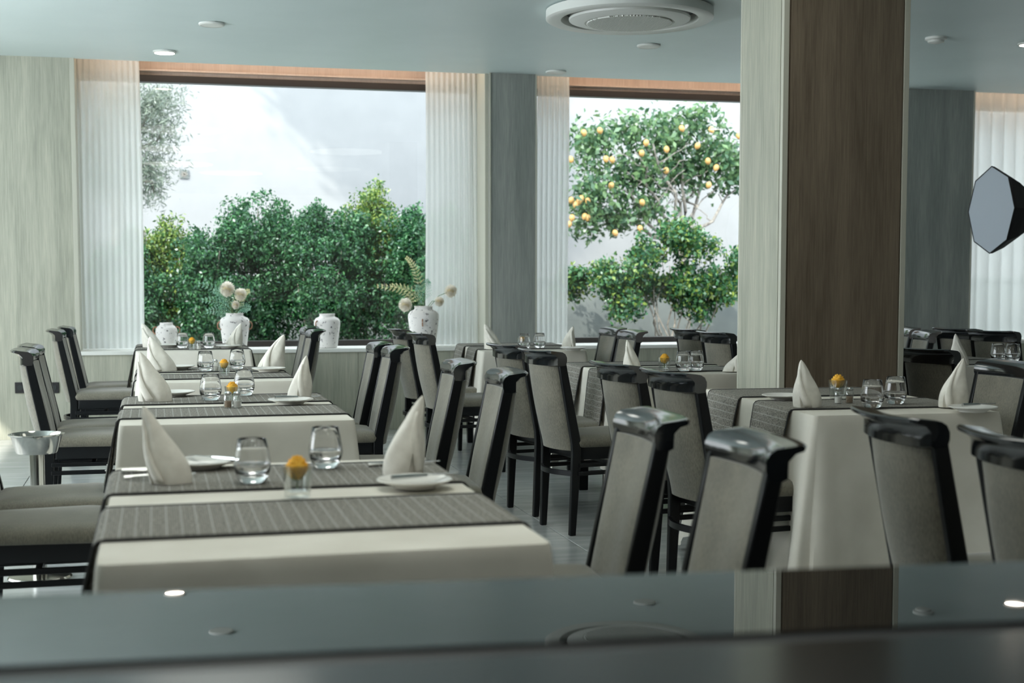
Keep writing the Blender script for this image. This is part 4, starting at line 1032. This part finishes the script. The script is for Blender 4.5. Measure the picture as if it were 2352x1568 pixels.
tip_ = {}
for u, v in ends:
    e = rel(u, v, Yl+random.uniform(-0.3, 0.3), org); ps = branch(mb, base, e, 0.032, 0.010, 0.10)
    for q in range(3): branch(mb, ps[3+q], Vector(ps[3+q])+Vector((random.uniform(-0.5, 0.5), random.uniform(-0.2, 0.2), random.uniform(0.1, 0.45))), 0.010, 0.004, 0.05, 4)
mb.build('boughs', M['bark'], o, smooth=True)
lm = None
for u, v in ((1312, 460), (1322, 470), (1335, 456), (1343, 497), (1350, 462), (1314, 500), (1307, 515), (1392, 365), (1406, 367), (1474, 352), (1484, 328), (1531, 343), (1634, 298), (1530, 392), (1475, 465), (1470, 560-35), (1341, 305), (1311, 366), (1413, 535), (1626, 370), (1645, 385), (1602, 335), (1378, 300), (1566, 295), (1404, 426), (1697, 312), (1628, 425), (1350, 500), (1330, 462)):
    q = rel(u, v, Yl-0.42, org)
    if lm is None:
        l = MB().lathe([(0.003, -0.052), (0.012, -0.046), (0.030, -0.030), (0.038, -0.005), (0.036, 0.018), (0.024, 0.038), (0.008, 0.046), (0.003, 0.047)], n=14).build('lemon', M['lemon'], o, smooth=True, angle=80); lm = l
    else:
        l = lm.copy(); sc.collection.objects.link(l); l.parent = o
    l.location = q; l.rotation_euler = (random.uniform(-0.4, 0.4), random.uniform(-0.4, 0.4), 0)
# olive tree, upper left of the wide window
Yo = 16.9; c0 = PY(300, 640, Yo); org = (c0.x, Yo, -0.05); pm = Yo*0.96/F
o = empty('olive_tree', org); tag(o, 'silvery olive tree hanging over the hedge by the first curtain', 'tree')
bl = [(rel(u, v, Yo, org), (a*pm, 0.5, b*pm)) for u, v, a, b in ((340, 250, 75, 60), (365, 300, 55, 60), (330, 380, 70, 60), (370, 225, 60, 35), (260, 280, 90, 90), (250, 400, 80, 80), (350, 430, 45, 45))]
pts, nn = blob_points(bl, 11000, 9, 0.07, 0.9)
leaves_mesh('foliage', pts, nn, 0.075, M['oliveleaf'], o, 0.16)
pts, nn = blob_points([((3.6-3.96-org[0], 0, 8.3), (1.75, 1.5, 1.7))], 16000, 8, 0.10, 0.8)  # unseen crown added high up to cast shade on the house wall
leaves_mesh('shadow_crown', pts, nn, 0.20, M['oliveleaf'], o, 0.35)
mb = MB(); branch(mb, (0, 0, 0), rel(260, 420, Yo, org), 0.12, 0.08, 0.05); branch(mb, rel(260, 420, Yo, org), (3.6-3.96-org[0], 0, 8.0), 0.08, 0.05, 0.05)
for u, v in ((340, 250), (380, 300), (330, 380), (200, 250), (360, 440)): branch(mb, rel(260, 420, Yo, org), rel(u, v, Yo, org), 0.04, 0.008, 0.15)
mb.build('boughs', M['bark'], o, smooth=True)
